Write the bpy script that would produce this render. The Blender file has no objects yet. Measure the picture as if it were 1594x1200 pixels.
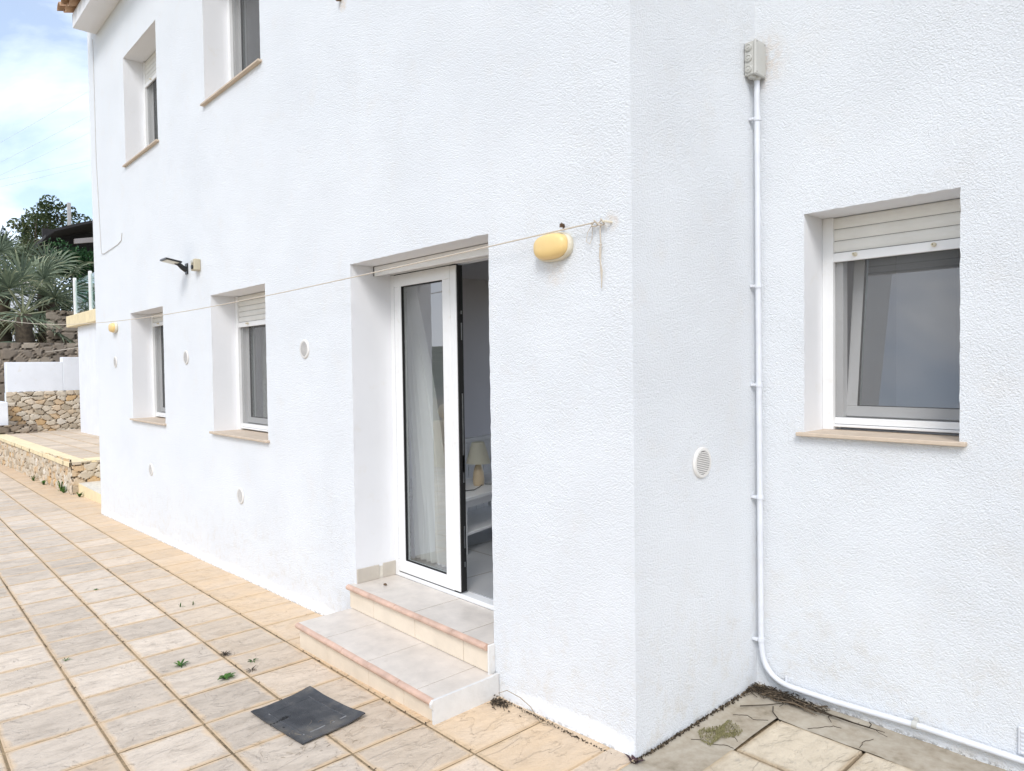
import bpy, math, random
import numpy as np
from mathutils import Vector, Matrix, noise as mnoise
random.seed(7); RNG = np.random.RandomState(11)
R = math.radians
SC = bpy.context.scene
COL = SC.collection

# ------------------------------------------------------------------ camera
cd = bpy.data.cameras.new('camera'); cam = bpy.data.objects.new('camera', cd); COL.objects.link(cam)
fw = Vector((-0.73585465, 0.67653976, -0.02849369)); rt = Vector((0.67703737, 0.73582287, -0.01360519)); up = Vector((-0.01176185, 0.02930274, 0.99950138))
m = Matrix((rt, up, -fw)).transposed().to_4x4(); m.translation = Vector((1.7463, -2.2583, 1.62))
cam.matrix_world = m
cd.sensor_width = 36.0; cd.lens = 36.0 * 1104.45 / 1594.0; cd.clip_start = 0.05; cd.clip_end = 3000
SC.camera = cam

# ------------------------------------------------------------------ sky and sun
SUN_EL, SUN_AZ = 44.0, 40.0          # azimuth measured from -Y towards +X
w = bpy.data.worlds.new('World'); SC.world = w; w.use_nodes = True
nt = w.node_tree; nt.nodes.clear()
def N(t, ty, **k):
    n = t.nodes.new(ty)
    for a, b in k.items():
        if a in n.inputs.keys() if hasattr(n.inputs, 'keys') else False: n.inputs[a].default_value = b
        else: setattr(n, a, b)
    return n
L = lambda t, a, b: t.links.new(a, b)
sky = N(nt, 'ShaderNodeTexSky', sky_type='NISHITA', sun_disc=False)
sky.sun_elevation = R(SUN_EL); sky.sun_rotation = R(180 - SUN_AZ); sky.air_density = 1.0; sky.dust_density = 0.6
tc = N(nt, 'ShaderNodeTexCoord')
mp = N(nt, 'ShaderNodeMapping'); mp.inputs['Scale'].default_value = (1, 1, 1.8); mp.inputs['Location'].default_value = (0.35, 0.1, 0.24)
L(nt, tc.outputs['Generated'], mp.inputs['Vector'])
n1 = N(nt, 'ShaderNodeTexNoise'); n1.inputs['Scale'].default_value = 3.6; n1.inputs['Detail'].default_value = 9; n1.inputs['Roughness'].default_value = 0.55; n1.inputs['Distortion'].default_value = 0.3
L(nt, mp.outputs[0], n1.inputs['Vector'])
rp = N(nt, 'ShaderNodeValToRGB'); rp.color_ramp.elements[0].position = 0.44; rp.color_ramp.elements[1].position = 0.60
L(nt, n1.outputs['Fac'], rp.inputs['Fac'])
n2 = N(nt, 'ShaderNodeTexNoise'); n2.inputs['Scale'].default_value = 1.7; n2.inputs['Detail'].default_value = 5
L(nt, mp.outputs[0], n2.inputs['Vector'])
cc = N(nt, 'ShaderNodeValToRGB'); cc.color_ramp.elements[0].position = 0.35; cc.color_ramp.elements[0].color = (0.60, 0.72, 0.93, 1); cc.color_ramp.elements[1].position = 0.62; cc.color_ramp.elements[1].color = (0.98, 1.0, 1.04, 1)
L(nt, n2.outputs['Fac'], cc.inputs['Fac'])
cm = N(nt, 'ShaderNodeVectorMath', operation='SCALE'); cm.inputs['Scale'].default_value = 8.6
L(nt, cc.outputs[0], cm.inputs[0])
mx = N(nt, 'ShaderNodeMix', data_type='RGBA')
cf = N(nt, 'ShaderNodeMath', operation='MULTIPLY_ADD'); cf.inputs[1].default_value = 0.70; cf.inputs[2].default_value = 0.27
L(nt, rp.outputs[0], cf.inputs[0]); L(nt, cf.outputs[0], mx.inputs['Factor'])
L(nt, sky.outputs[0], mx.inputs['A']); L(nt, cm.outputs[0], mx.inputs['B'])
bg = N(nt, 'ShaderNodeBackground'); bg.inputs['Strength'].default_value = 0.10
out = N(nt, 'ShaderNodeOutputWorld'); L(nt, mx.outputs['Result'], bg.inputs['Color']); L(nt, bg.outputs[0], out.inputs['Surface'])
sl = bpy.data.lights.new('sun', 'SUN'); so = bpy.data.objects.new('sun', sl); COL.objects.link(so)
sl.energy = 1.15; sl.angle = R(22); sl.color = (1.0, 0.975, 0.94)
a = R(SUN_AZ); e = R(SUN_EL)
sd = Vector((math.sin(a) * math.cos(e), -math.cos(a) * math.cos(e), math.sin(e)))
so.rotation_euler = sd.to_track_quat('Z', 'Y').to_euler(); so.location = (3, -8, 9)
SC.view_settings.view_transform = 'Standard'; SC.view_settings.look = 'None'; SC.view_settings.gamma = 1.0
SC.view_settings.exposure = 0.97
try: SC.cycles.max_bounces = 12; SC.cycles.caustics_reflective = False; SC.cycles.transparent_max_bounces = 16
except Exception: pass

# ------------------------------------------------------------------ materials
def newmat(name):
    mt = bpy.data.materials.new(name); mt.use_nodes = True
    t = mt.node_tree; b = t.nodes['Principled BSDF']
    return mt, t, b
def ramp(t, fac, stops):
    r = N(t, 'ShaderNodeValToRGB'); el = r.color_ramp.elements
    while len(el) < len(stops): el.new(0.5)
    for k, (p, c) in enumerate(stops):
        el[k].position = p; el[k].color = (*c, 1) if len(c) == 3 else c
    L(t, fac, r.inputs['Fac']); return r.outputs[0]
def coord(t, sc=(1, 1, 1)):
    c = N(t, 'ShaderNodeTexCoord'); mpp = N(t, 'ShaderNodeMapping'); mpp.inputs['Scale'].default_value = sc
    L(t, c.outputs['Object'], mpp.inputs['Vector']); return mpp.outputs[0]
def noi(t, v, s, d=4, r=0.5, dist=0):
    n = N(t, 'ShaderNodeTexNoise'); n.inputs['Scale'].default_value = s; n.inputs['Detail'].default_value = d; n.inputs['Roughness'].default_value = r; n.inputs['Distortion'].default_value = dist
    L(t, v, n.inputs['Vector']); return n.outputs['Fac']
def mix(t, f, A, B, bt='MIX'):
    x = N(t, 'ShaderNodeMix', data_type='RGBA', blend_type=bt)
    for s, k in ((f, 'Factor'), (A, 'A'), (B, 'B')):
        if hasattr(s, 'links'): L(t, s, x.inputs[k])
        elif isinstance(s, (int, float)): x.inputs[k].default_value = s
        else: x.inputs[k].default_value = (*s, 1)
    return x.outputs['Result']
def mth(t, op, A, B=None, C=None):
    x = N(t, 'ShaderNodeMath', operation=op)
    for i, s in enumerate((A, B, C)):
        if s is None: continue
        if hasattr(s, 'links'): L(t, s, x.inputs[i])
        else: x.inputs[i].default_value = s
    return x.outputs[0]
def bump(t, b, h, st, dist, prev=None):
    x = N(t, 'ShaderNodeBump'); x.inputs['Distance'].default_value = dist
    if hasattr(st, 'links'): L(t, st, x.inputs['Strength'])
    else: x.inputs['Strength'].default_value = st
    L(t, h, x.inputs['Height'])
    if prev is not None: L(t, prev, x.inputs['Normal'])
    L(t, x.outputs[0], b.inputs['Normal']); return x.outputs[0]
def simple(name, c, rough=0.5, var=0.06, sc=8, bs=0.0, bsc=60, metal=0, spec=0.5, dirt=None):
    mt, t, b = newmat(name); v = coord(t)
    n = noi(t, v, sc, 5, 0.6)
    c2 = tuple(x * (1 - var * 2) for x in c); c1 = tuple(min(1, x * (1 + var)) for x in c)
    col = ramp(t, n, [(0.3, c2), (0.7, c1)])
    if dirt:
        dn = noi(t, v, sc * 2.7, 6, 0.7); f = ramp(t, dn, [(0.58, (0, 0, 0)), (0.72, (1, 1, 1))])
        col = mix(t, mth(t, 'MULTIPLY', f, 0.45), col, dirt)
    L(t, col, b.inputs['Base Color']); b.inputs['Roughness'].default_value = rough; b.inputs['Metallic'].default_value = metal
    b.inputs['Specular IOR Level'].default_value = spec
    if bs: bump(t, b, noi(t, v, bsc, 4), bs, 0.003)
    return mt
def stucco():
    mt, t, b = newmat('stucco'); v = coord(t)
    nl = noi(t, v, 0.9, 4, 0.6); nm = noi(t, v, 4.5, 5, 0.65)
    col = ramp(t, nl, [(0.3, (0.818, 0.843, 0.872)), (0.7, (0.85, 0.872, 0.897))])
    f = ramp(t, nm, [(0.54, (0, 0, 0)), (0.74, (1, 1, 1))])
    col = mix(t, mth(t, 'MULTIPLY', f, 0.16), col, (0.82, 0.75, 0.66))
    # rusty dirt left by the weather around the junction box, lamp and hook
    for (px, py, pz, rr, kk) in ((0.02, 1.02, 3.05, 0.17, 0.45), (-0.42, 0.0, 2.02, 0.08, 0.25), (0.0, 0.485, 1.175, 0.085, 0.6), (-0.10, 0.0, 2.2, 0.05, 0.4), (-2.2, 0.0, 3.86, 0.06, 0.6)):
        dsn = N(t, 'ShaderNodeVectorMath', operation='DISTANCE'); L(t, v, dsn.inputs[0]); dsn.inputs[1].default_value = (px, py, pz)
        mr_ = N(t, 'ShaderNodeMapRange'); mr_.inputs['From Min'].default_value = rr * 0.35; mr_.inputs['From Max'].default_value = rr; mr_.inputs['To Min'].default_value = 1; mr_.inputs['To Max'].default_value = 0; L(t, dsn.outputs['Value'], mr_.inputs['Value'])
        col = mix(t, mth(t, 'MULTIPLY', mth(t, 'MULTIPLY', mr_.outputs[0], kk), ramp(t, noi(t, v, 30, 5, 0.7), [(0.38, (0, 0, 0)), (0.6, (1, 1, 1))])), col, (0.72, 0.55, 0.38))
    # grime by the foot of the wall
    sx = N(t, 'ShaderNodeSeparateXYZ'); L(t, v, sx.inputs[0])
    gx = mth(t, 'MINIMUM', sx.outputs[0], 0.0)
    hgt = mth(t, 'SUBTRACT', sx.outputs[2], mth(t, 'MULTIPLY_ADD', gx, 0.03, 0.03))
    edge = mth(t, 'ADD', hgt, mth(t, 'MULTIPLY', mth(t, 'SUBTRACT', noi(t, v, 3.0, 3), 0.5), 0.10))
    sk = N(t, 'ShaderNodeMapRange'); sk.inputs['From Min'].default_value = 0.05; sk.inputs['From Max'].default_value = 0.08; L(t, edge, sk.inputs['Value'])
    skf = sk.outputs[0]
    isA = mth(t, 'LESS_THAN', sx.outputs[1], 0.12)
    skf = mth(t, 'MAXIMUM', skf, mth(t, 'SUBTRACT', 1.0, mth(t, 'MULTIPLY', isA, mth(t, 'LESS_THAN', sx.outputs[0], -0.008))))
    lo = N(t, 'ShaderNodeMapRange'); lo.inputs['From Min'].default_value = 0.05; lo.inputs['From Max'].default_value = 0.75; lo.inputs['To Min'].default_value = 1; lo.inputs['To Max'].default_value = 0; L(t, hgt, lo.inputs['Value'])
    f2 = ramp(t, noi(t, v, 11, 6, 0.72), [(0.50, (0, 0, 0)), (0.66, (1, 1, 1))])
    col = mix(t, mth(t, 'MULTIPLY', mth(t, 'MULTIPLY', f2, lo.outputs[0]), 0.35), col, (0.70, 0.64, 0.54))
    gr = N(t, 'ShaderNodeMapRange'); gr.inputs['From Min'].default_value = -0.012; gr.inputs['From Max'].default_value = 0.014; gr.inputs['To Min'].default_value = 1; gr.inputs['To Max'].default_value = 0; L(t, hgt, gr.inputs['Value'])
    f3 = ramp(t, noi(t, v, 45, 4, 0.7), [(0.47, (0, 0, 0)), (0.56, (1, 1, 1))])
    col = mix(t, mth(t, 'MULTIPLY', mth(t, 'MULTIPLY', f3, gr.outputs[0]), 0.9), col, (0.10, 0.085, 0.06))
    L(t, col, b.inputs['Base Color']); b.inputs['Roughness'].default_value = 0.88; b.inputs['Specular IOR Level'].default_value = 0.25
    vv = N(t, 'ShaderNodeTexVoronoi', feature='SMOOTH_F1'); vv.inputs['Scale'].default_value = 140; vv.inputs['Smoothness'].default_value = 0.6
    wv = N(t, 'ShaderNodeTexNoise'); wv.inputs['Scale'].default_value = 60; L(t, v, wv.inputs['Vector'])
    vm = N(t, 'ShaderNodeVectorMath', operation='MULTIPLY_ADD'); L(t, wv.outputs['Color'], vm.inputs[0]); vm.inputs[1].default_value = (0.016, 0.016, 0.016); L(t, v, vm.inputs[2])
    L(t, vm.outputs[0], vv.inputs['Vector'])
    h = mth(t, 'ADD', mth(t, 'MULTIPLY', vv.outputs['Distance'], -0.8), mth(t, 'MULTIPLY', noi(t, v, 170, 5, 0.75), 1.35))
    p = bump(t, b, h, mth(t, 'MULTIPLY', mth(t, 'MULTIPLY_ADD', skf, 0.62, 0.26), mth(t, 'MULTIPLY_ADD', noi(t, v, 2.2, 5), 0.5, 0.70)), 0.0058)
    bump(t, b, noi(t, v, 7, 3), 0.35, 0.01, p)
    return mt
def plaster():
    mt, t, b = newmat('smooth_plaster'); v = coord(t)
    col = ramp(t, noi(t, v, 1.4, 5, 0.6), [(0.3, (0.78, 0.785, 0.80)), (0.7, (0.83, 0.835, 0.855))])
    f = ramp(t, noi(t, v, 7, 6, 0.7), [(0.6, (0, 0, 0)), (0.75, (1, 1, 1))])
    col = mix(t, mth(t, 'MULTIPLY', f, 0.25), col, (0.72, 0.67, 0.58))
    L(t, col, b.inputs['Base Color']); b.inputs['Roughness'].default_value = 0.8
    bump(t, b, noi(t, v, 30, 5, 0.6), 0.25, 0.003); return mt
def paver(name, c0, c1, peach, scale=1.0):
    mt, t, b = newmat(name); v = coord(t)
    at = N(t, 'ShaderNodeAttribute', attribute_name='tint'); ap = N(t, 'ShaderNodeAttribute', attribute_name='warm')
    off = N(t, 'ShaderNodeVectorMath', operation='MULTIPLY_ADD'); cb = N(t, 'ShaderNodeCombineXYZ'); L(t, at.outputs['Fac'], cb.inputs[2])
    L(t, cb.outputs[0], off.inputs[0]); off.inputs[1].default_value = (0, 0, 37.0); L(t, v, off.inputs[2]); vo = off.outputs[0]
    ms = N(t, 'ShaderNodeMapping'); ms.inputs['Scale'].default_value = (1.9, 0.95, 1); ms.inputs['Rotation'].default_value = (0, 0, 0.12); L(t, vo, ms.inputs['Vector'])
    n = noi(t, ms.outputs[0], 7 * scale, 8, 0.62, 0.4)
    col = ramp(t, n, [(0.25, c0), (0.5, c1), (0.75, tuple(min(1, x * 1.12) for x in c1))])
    # thin grey streaks of the riven face
    g = ramp(t, noi(t, ms.outputs[0], 20 * scale, 8, 0.72, 0.25), [(0.57, (0, 0, 0)), (0.68, (1, 1, 1))])
    col = mix(t, mth(t, 'MULTIPLY', g, 0.45), col, (0.29, 0.26, 0.235))
    tv = mth(t, 'MULTIPLY', mth(t, 'MULTIPLY_ADD', at.outputs['Fac'], 0.26, 0.84), mth(t, 'MULTIPLY_ADD', noi(t, v, 1.3, 5, 0.65), 0.24, 0.88))
    fleck = ramp(t, noi(t, vo, 75 * scale, 4, 0.75), [(0.60, (0, 0, 0)), (0.70, (1, 1, 1))]); col = mix(t, mth(t, 'MULTIPLY', fleck, 0.35), col, (0.26, 0.235, 0.21))
    cbx = N(t, 'ShaderNodeVectorMath', operation='SCALE'); L(t, col, cbx.inputs[0]); L(t, tv, cbx.inputs['Scale'])
    uv = N(t, 'ShaderNodeUVMap'); su = N(t, 'ShaderNodeSeparateXYZ'); L(t, uv.outputs[0], su.inputs[0])
    du = mth(t, 'MINIMUM', su.outputs[0], mth(t, 'SUBTRACT', 1, su.outputs[0])); dv = mth(t, 'MINIMUM', su.outputs[1], mth(t, 'SUBTRACT', 1, su.outputs[1]))
    d = mth(t, 'MINIMUM', du, dv)
    ed = N(t, 'ShaderNodeMapRange'); ed.inputs['From Min'].default_value = 0.0; ed.inputs['From Max'].default_value = 0.06; ed.inputs['To Min'].default_value = 1; ed.inputs['To Max'].default_value = 0
    L(t, mth(t, 'ADD', d, mth(t, 'MULTIPLY', mth(t, 'SUBTRACT', noi(t, vo, 9, 4), 0.5), 0.16)), ed.inputs['Value'])
    col = mix(t, mth(t, 'MULTIPLY', ed.outputs[0], 0.7), cbx.outputs[0], peach)
    e2 = N(t, 'ShaderNodeMapRange'); e2.inputs['From Min'].default_value = 0.004; e2.inputs['From Max'].default_value = 0.020; e2.inputs['To Min'].default_value = 1; e2.inputs['To Max'].default_value = 0; L(t, mth(t, 'ADD', d, mth(t, 'MULTIPLY', mth(t, 'SUBTRACT', noi(t, v, 14, 4), 0.5), 0.03)), e2.inputs['Value'])
    pf = mth(t, 'MULTIPLY', ap.outputs['Fac'], mth(t, 'MULTIPLY_ADD', noi(t, v, 5, 4), 0.7, 0.25))
    col = mix(t, pf, col, peach); col = mix(t, mth(t, 'MULTIPLY', e2.outputs[0], 0.35), col, (0.38, 0.28, 0.17))
    L(t, col, b.inputs['Base Color']); b.inputs['Roughness'].default_value = 0.78; b.inputs['Specular IOR Level'].default_value = 0.35
    h = mth(t, 'ADD', noi(t, ms.outputs[0], 9 * scale, 9, 0.62, 0.3), mth(t, 'MULTIPLY', ramp(t, noi(t, ms.outputs[0], 4 * scale, 6, 0.6, 0.5), [(0.47, (0, 0, 0)), (0.51, (1, 1, 1))]), 0.28))
    bump(t, b, h, 0.9, 0.016); return mt
def glass(name, tint=(0.9, 0.95, 0.95), base=0.05, wob=0.0):
    mt, t, b = newmat(name); t.nodes.remove(b)
    tr = N(t, 'ShaderNodeBsdfTransparent'); tr.inputs[0].default_value = (*tint, 1)
    gl = N(t, 'ShaderNodeBsdfGlossy'); gl.inputs['Roughness'].default_value = 0.01; gl.inputs['Color'].default_value = (0.95, 0.97, 1, 1)
    ge = N(t, 'ShaderNodeNewGeometry'); dp = N(t, 'ShaderNodeVectorMath', operation='DOT_PRODUCT'); L(t, ge.outputs['Incoming'], dp.inputs[0]); L(t, ge.outputs['Normal'], dp.inputs[1])
    sch = mth(t, 'POWER', mth(t, 'SUBTRACT', 1.0, mth(t, 'ABSOLUTE', dp.outputs['Value'])), 5.0)      # reflection of a pane at any angle, from either side
    f = mth(t, 'MINIMUM', mth(t, 'MULTIPLY_ADD', sch, 1.0 - base, base), 1.0)
    if wob:
        v = coord(t); bb = N(t, 'ShaderNodeBump'); bb.inputs['Strength'].default_value = wob; bb.inputs['Distance'].default_value = 0.01; L(t, noi(t, v, 3, 2), bb.inputs['Height']); L(t, bb.outputs[0], gl.inputs['Normal'])
    ms = N(t, 'ShaderNodeMixShader'); L(t, f, ms.inputs[0]); L(t, tr.outputs[0], ms.inputs[1]); L(t, gl.outputs[0], ms.inputs[2])
    L(t, ms.outputs[0], t.nodes['Material Output'].inputs[0]); return mt
def sheer(name, col, alpha, fine=0):
    mt, t, b = newmat(name); v = coord(t)
    b.inputs['Base Color'].default_value = (*col, 1); b.inputs['Roughness'].default_value = 0.9
    tr = N(t, 'ShaderNodeBsdfTransparent'); ms = N(t, 'ShaderNodeMixShader')
    if fine:
        f = mth(t, 'MULTIPLY_ADD', noi(t, v, fine, 2), 0.10, alpha - 0.05); L(t, f, ms.inputs[0])
    else: ms.inputs[0].default_value = alpha
    L(t, tr.outputs[0], ms.inputs[1]); L(t, b.outputs[0], ms.inputs[2]); L(t, ms.outputs[0], t.nodes['Material Output'].inputs[0]); return mt
def attrmat(name, stops, rough=0.8, attr='tint', ns=14, nv=0.25, bs=0.5, bsc=40, trans=0.0):
    mt, t, b = newmat(name); v = coord(t); at = N(t, 'ShaderNodeAttribute', attribute_name=attr)
    col = ramp(t, at.outputs['Fac'], stops)
    k = mth(t, 'MULTIPLY_ADD', noi(t, v, ns, 6, 0.65), nv * 2, 1 - nv)
    s = N(t, 'ShaderNodeVectorMath', operation='SCALE'); L(t, col, s.inputs[0]); L(t, k, s.inputs['Scale'])
    L(t, s.outputs[0], b.inputs['Base Color']); b.inputs['Roughness'].default_value = rough; b.inputs['Specular IOR Level'].default_value = 0.3
    if bs: bump(t, b, noi(t, v, bsc, 5), bs, 0.01)
    if trans:
        tl = N(t, 'ShaderNodeBsdfTranslucent'); L(t, s.outputs[0], tl.inputs[0]); ms = N(t, 'ShaderNodeMixShader'); ms.inputs[0].default_value = trans
        L(t, b.outputs[0], ms.inputs[1]); L(t, tl.outputs[0], ms.inputs[2]); L(t, ms.outputs[0], t.nodes['Material Output'].inputs[0])
    return mt

M = {}
M['stucco'] = stucco(); M['plaster'] = plaster()
M['pave'] = paver('paving_stone', (0.45, 0.38, 0.31), (0.615, 0.53, 0.44), (0.70, 0.51, 0.32))
M['pave_far'] = paver('terrace_stone', (0.52, 0.44, 0.36), (0.62, 0.53, 0.43), (0.66, 0.48, 0.30))
M['pave_court'] = paver('court_stone', (0.42, 0.35, 0.25), (0.58, 0.50, 0.385), (0.42, 0.33, 0.22))
def mortar(name, stops, sc=6, bs=0.6, fine=60):
    mt, t, b = newmat(name); v = coord(t)
    n = mth(t, 'ADD', mth(t, 'MULTIPLY', noi(t, v, sc, 6, 0.65), 0.65), mth(t, 'MULTIPLY', noi(t, v, fine, 4, 0.6), 0.35))
    L(t, ramp(t, n, stops), b.inputs['Base Color']); b.inputs['Roughness'].default_value = 0.95; b.inputs['Specular IOR Level'].default_value = 0.2
    bump(t, b, noi(t, v, fine, 5), bs, 0.006); return mt
M['joint'] = mortar('joint_mortar', [(0.37, (0.07, 0.055, 0.035)), (0.47, (0.22, 0.165, 0.10)), (0.60, (0.38, 0.28, 0.17))], 2.6)
M['cement'] = mortar('weathered_cement', [(0.33, (0.22, 0.185, 0.13)), (0.45, (0.36, 0.31, 0.24)), (0.64, (0.48, 0.435, 0.36))], 3.2, 0.5, 22)
M['soil'] = mortar('dry_soil', [(0.3, (0.16, 0.13, 0.08)), (0.7, (0.30, 0.25, 0.16))], 0.6)
M['sill'] = simple('sill_stone', (0.60, 0.49, 0.38), 0.6, 0.06, 14, 0.2)
M['frame'] = simple('white_aluminium', (0.84, 0.84, 0.835), 0.32, 0.02, 5, dirt=(0.70, 0.66, 0.58))
M['shutter'] = simple('shutter_slats', (0.78, 0.765, 0.72), 0.45, 0.03, 6)
M['rubber'] = simple('black_gasket_and_gap', (0.006, 0.006, 0.006), 0.7, 0.1, 30)  # also painted for the shade in the mat tear and rail gap
M['metal'] = simple('lock_metal', (0.45, 0.45, 0.44), 0.35, 0.1, 30, metal=1)
M['glass'] = glass('window_glass', (0.80, 0.86, 0.86), 0.33, 0.0)
M['doorglass'] = glass('door_glass', (0.92, 0.95, 0.94), 0.22, 0.0)
M['railglass'] = glass('railing_glass', (0.50, 0.68, 0.62), 0.16)
M['screen'] = sheer('insect_screen', (0.17, 0.17, 0.17), 0.44, 900)
M['curtain'] = sheer('sheer_curtain', (0.82, 0.82, 0.80), 0.5, 300)
M['sideplaster'] = simple('weathered_plaster', (0.70, 0.69, 0.67), 0.85, 0.05, 6, 0.5, 40, dirt=(0.56, 0.48, 0.38))
M['linen'] = sheer('linen_curtain', (0.86, 0.82, 0.74), 0.92, 300)
M['tile'] = simple('step_tile', (0.67, 0.61, 0.545), 0.42, 0.07, 9, 0.12, 90, dirt=(0.50, 0.44, 0.37))
M['riser'] = simple('riser_tile', (0.76, 0.66, 0.53), 0.42, 0.05, 7, 0.1, 90)
M['nosing'] = simple('terracotta_nosing', (0.62, 0.42, 0.32), 0.42, 0.12, 12, 0.1, 90, dirt=(0.42, 0.24, 0.15))
M['grout'] = simple('grout', (0.22, 0.17, 0.12), 0.9, 0.2, 30)
M['skirt'] = simple('skirting_tile', (0.56, 0.51, 0.44), 0.45, 0.05, 8)
M['yellow'] = simple('yellow_paint', (0.82, 0.69, 0.44), 0.75, 0.06, 5, 0.2, 40, dirt=(0.70, 0.55, 0.33))
M['amber'] = simple('amber_lamp_cover', (0.80, 0.57, 0.24), 0.38, 0.04, 6)
M['ivory'] = simple('ivory_plastic', (0.72, 0.66, 0.52), 0.5, 0.04, 20, dirt=(0.4, 0.33, 0.22))
M['greybox'] = simple('grey_plastic', (0.52, 0.515, 0.48), 0.5, 0.03, 12, dirt=(0.40, 0.36, 0.28))
M['pvc'] = simple('white_pvc', (0.72, 0.74, 0.78), 0.42, 0.04, 10, dirt=(0.66, 0.62, 0.55))
M['ventw'] = simple('vent_plastic', (0.76, 0.74, 0.71), 0.6, 0.03, 20, dirt=(0.66, 0.58, 0.45))
M['ventdark'] = simple('vent_shadow_gap', (0.26, 0.24, 0.23), 0.8, 0.05, 20)  # tone for the shade in vent and shutter slits, and box screws
M['beige'] = simple('beige_casing', (0.52, 0.46, 0.33), 0.5, 0.05, 20)
M['black'] = simple('black_plastic', (0.015, 0.015, 0.017), 0.35, 0.1, 20)
M['led'] = simple('lamp_diffuser', (0.72, 0.70, 0.60), 0.4, 0.03, 20)
M['rope'] = simple('rope', (0.62, 0.55, 0.46), 0.9, 0.12, 200)
M['rust'] = simple('rusted_iron', (0.16, 0.10, 0.06), 0.9, 0.2, 90, 0.5)
M['cablew'] = simple('painted_cable', (0.56, 0.53, 0.50), 0.7, 0.05, 20)
M['stain'] = simple('old_render', (0.70, 0.66, 0.58), 0.9, 0.1, 20)
M['terracotta'] = simple('roof_terracotta', (0.52, 0.33, 0.20), 0.8, 0.18, 7, 0.3, 40, dirt=(0.2, 0.15, 0.10))
M['white'] = simple('white_render', (0.78, 0.80, 0.84), 0.85, 0.03, 2, 0.25, 60, dirt=(0.66, 0.62, 0.55))
M['intwall'] = simple('interior_paint', (0.60, 0.57, 0.57), 0.9, 0.02, 2)
M['intfloor'] = simple('interior_floor_tile', (0.42, 0.425, 0.43), 0.28, 0.08, 3)
M['intwhite'] = simple('white_lacquer', (0.86, 0.86, 0.86), 0.4, 0.02, 5)
M['shade'] = attrmat('lamp_shade_cloth', [(0.0, (0.88, 0.86, 0.76)), (1.0, (0.88, 0.86, 0.76))], 0.9, ns=40, nv=0.02, bs=0, trans=0.45)
M['ceramic'] = simple('beige_ceramic', (0.72, 0.58, 0.40), 0.3, 0.05, 9)
M['darkroof'] = simple('dark_roof_boards', (0.025, 0.022, 0.022), 0.8, 0.2, 6)
M['greybeam'] = simple('grey_beam', (0.30, 0.27, 0.26), 0.8, 0.1, 4)
M['concrete'] = simple('concrete_post', (0.46, 0.44, 0.42), 0.8, 0.1, 4)
M['wire'] = simple('power_wire', (0.62, 0.65, 0.70), 0.7, 0.05, 4)
M['bark'] = simple('bark', (0.11, 0.085, 0.06), 0.95, 0.25, 10, 0.8, 20)
M['stone'] = attrmat('dry_stone', [(0.0, (0.13, 0.10, 0.07)), (0.10, (0.22, 0.17, 0.12)), (0.13, (0.42, 0.35, 0.26)), (0.35, (0.58, 0.50, 0.39)), (0.6, (0.60, 0.53, 0.43)), (0.85, (0.56, 0.38, 0.20)), (1.0, (0.68, 0.63, 0.55))], 0.9)
M['darkstone'] = attrmat('dark_brown_stone', [(0.0, (0.08, 0.065, 0.05)), (0.12, (0.2, 0.165, 0.13)), (0.5, (0.27, 0.22, 0.17)), (1.0, (0.38, 0.32, 0.25))], 0.95)  # the stone's own darker brown, for rear walls, rubble and bank
M['leafpalm'] = attrmat('palm_leaf', [(0.0, (0.045, 0.065, 0.045)), (0.28, (0.14, 0.18, 0.12)), (0.5, (0.26, 0.30, 0.19)), (0.7, (0.42, 0.42, 0.27)), (1.0, (0.55, 0.48, 0.29))], 0.55, ns=3, nv=0.3, bs=0, trans=0.2)
M['leaftree'] = attrmat('tree_leaf', [(0.0, (0.025, 0.045, 0.02)), (0.5, (0.07, 0.095, 0.035)), (1.0, (0.24, 0.23, 0.09))], 0.7, ns=1.5, nv=0.35, bs=0, trans=0.25)  # olive end imitates lit foliage, spread at random by clump
M['leafivy'] = attrmat('ivy_leaf', [(0.0, (0.012, 0.04, 0.014)), (0.6, (0.03, 0.09, 0.03)), (1.0, (0.09, 0.17, 0.06))], 0.5, ns=1.5, nv=0.3, bs=0, trans=0.2)
M['leafcyp'] = attrmat('cypress_leaf', [(0.0, (0.012, 0.026, 0.016)), (1.0, (0.05, 0.075, 0.035))], 0.8, ns=1.5, nv=0.3, bs=0)
M['weed'] = attrmat('weed_leaf', [(0.0, (0.03, 0.08, 0.015)), (1.0, (0.10, 0.22, 0.04))], 0.6, ns=30, nv=0.2, bs=0, trans=0.25)
M['purple'] = attrmat('dark_purple_leaf', [(0.0, (0.035, 0.015, 0.02)), (1.0, (0.08, 0.04, 0.045))], 0.5, ns=30, nv=0.2, bs=0)
M['dead'] = attrmat('dead_plant', [(0.0, (0.02, 0.015, 0.01)), (0.7, (0.06, 0.045, 0.03)), (1.0, (0.20, 0.15, 0.10))], 0.9, ns=30, nv=0.2, bs=0)
M['straw'] = attrmat('dry_straw', [(0.0, (0.20, 0.15, 0.10)), (1.0, (0.42, 0.34, 0.24))], 0.9, ns=30, nv=0.2, bs=0)
M['moss'] = attrmat('moss_tuft', [(0.0, (0.14, 0.13, 0.06)), (1.0, (0.33, 0.30, 0.15))], 0.95, ns=60, nv=0.3, bs=0)
def matrub():
    mt, t, b = newmat('worn_rubber'); v = coord(t)
    f = ramp(t, noi(t, v, 4.5, 5, 0.65), [(0.36, (0.026, 0.029, 0.035)), (0.50, (0.055, 0.058, 0.064)), (0.70, (0.15, 0.14, 0.125))])
    L(t, f, b.inputs['Base Color']); b.inputs['Roughness'].default_value = 0.62
    w1 = N(t, 'ShaderNodeTexWave'); w1.inputs['Scale'].default_value = 90; L(t, v, w1.inputs['Vector'])
    bump(t, b, mth(t, 'ADD', w1.outputs['Fac'], noi(t, v, 200, 4)), 0.5, 0.002); return mt
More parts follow.
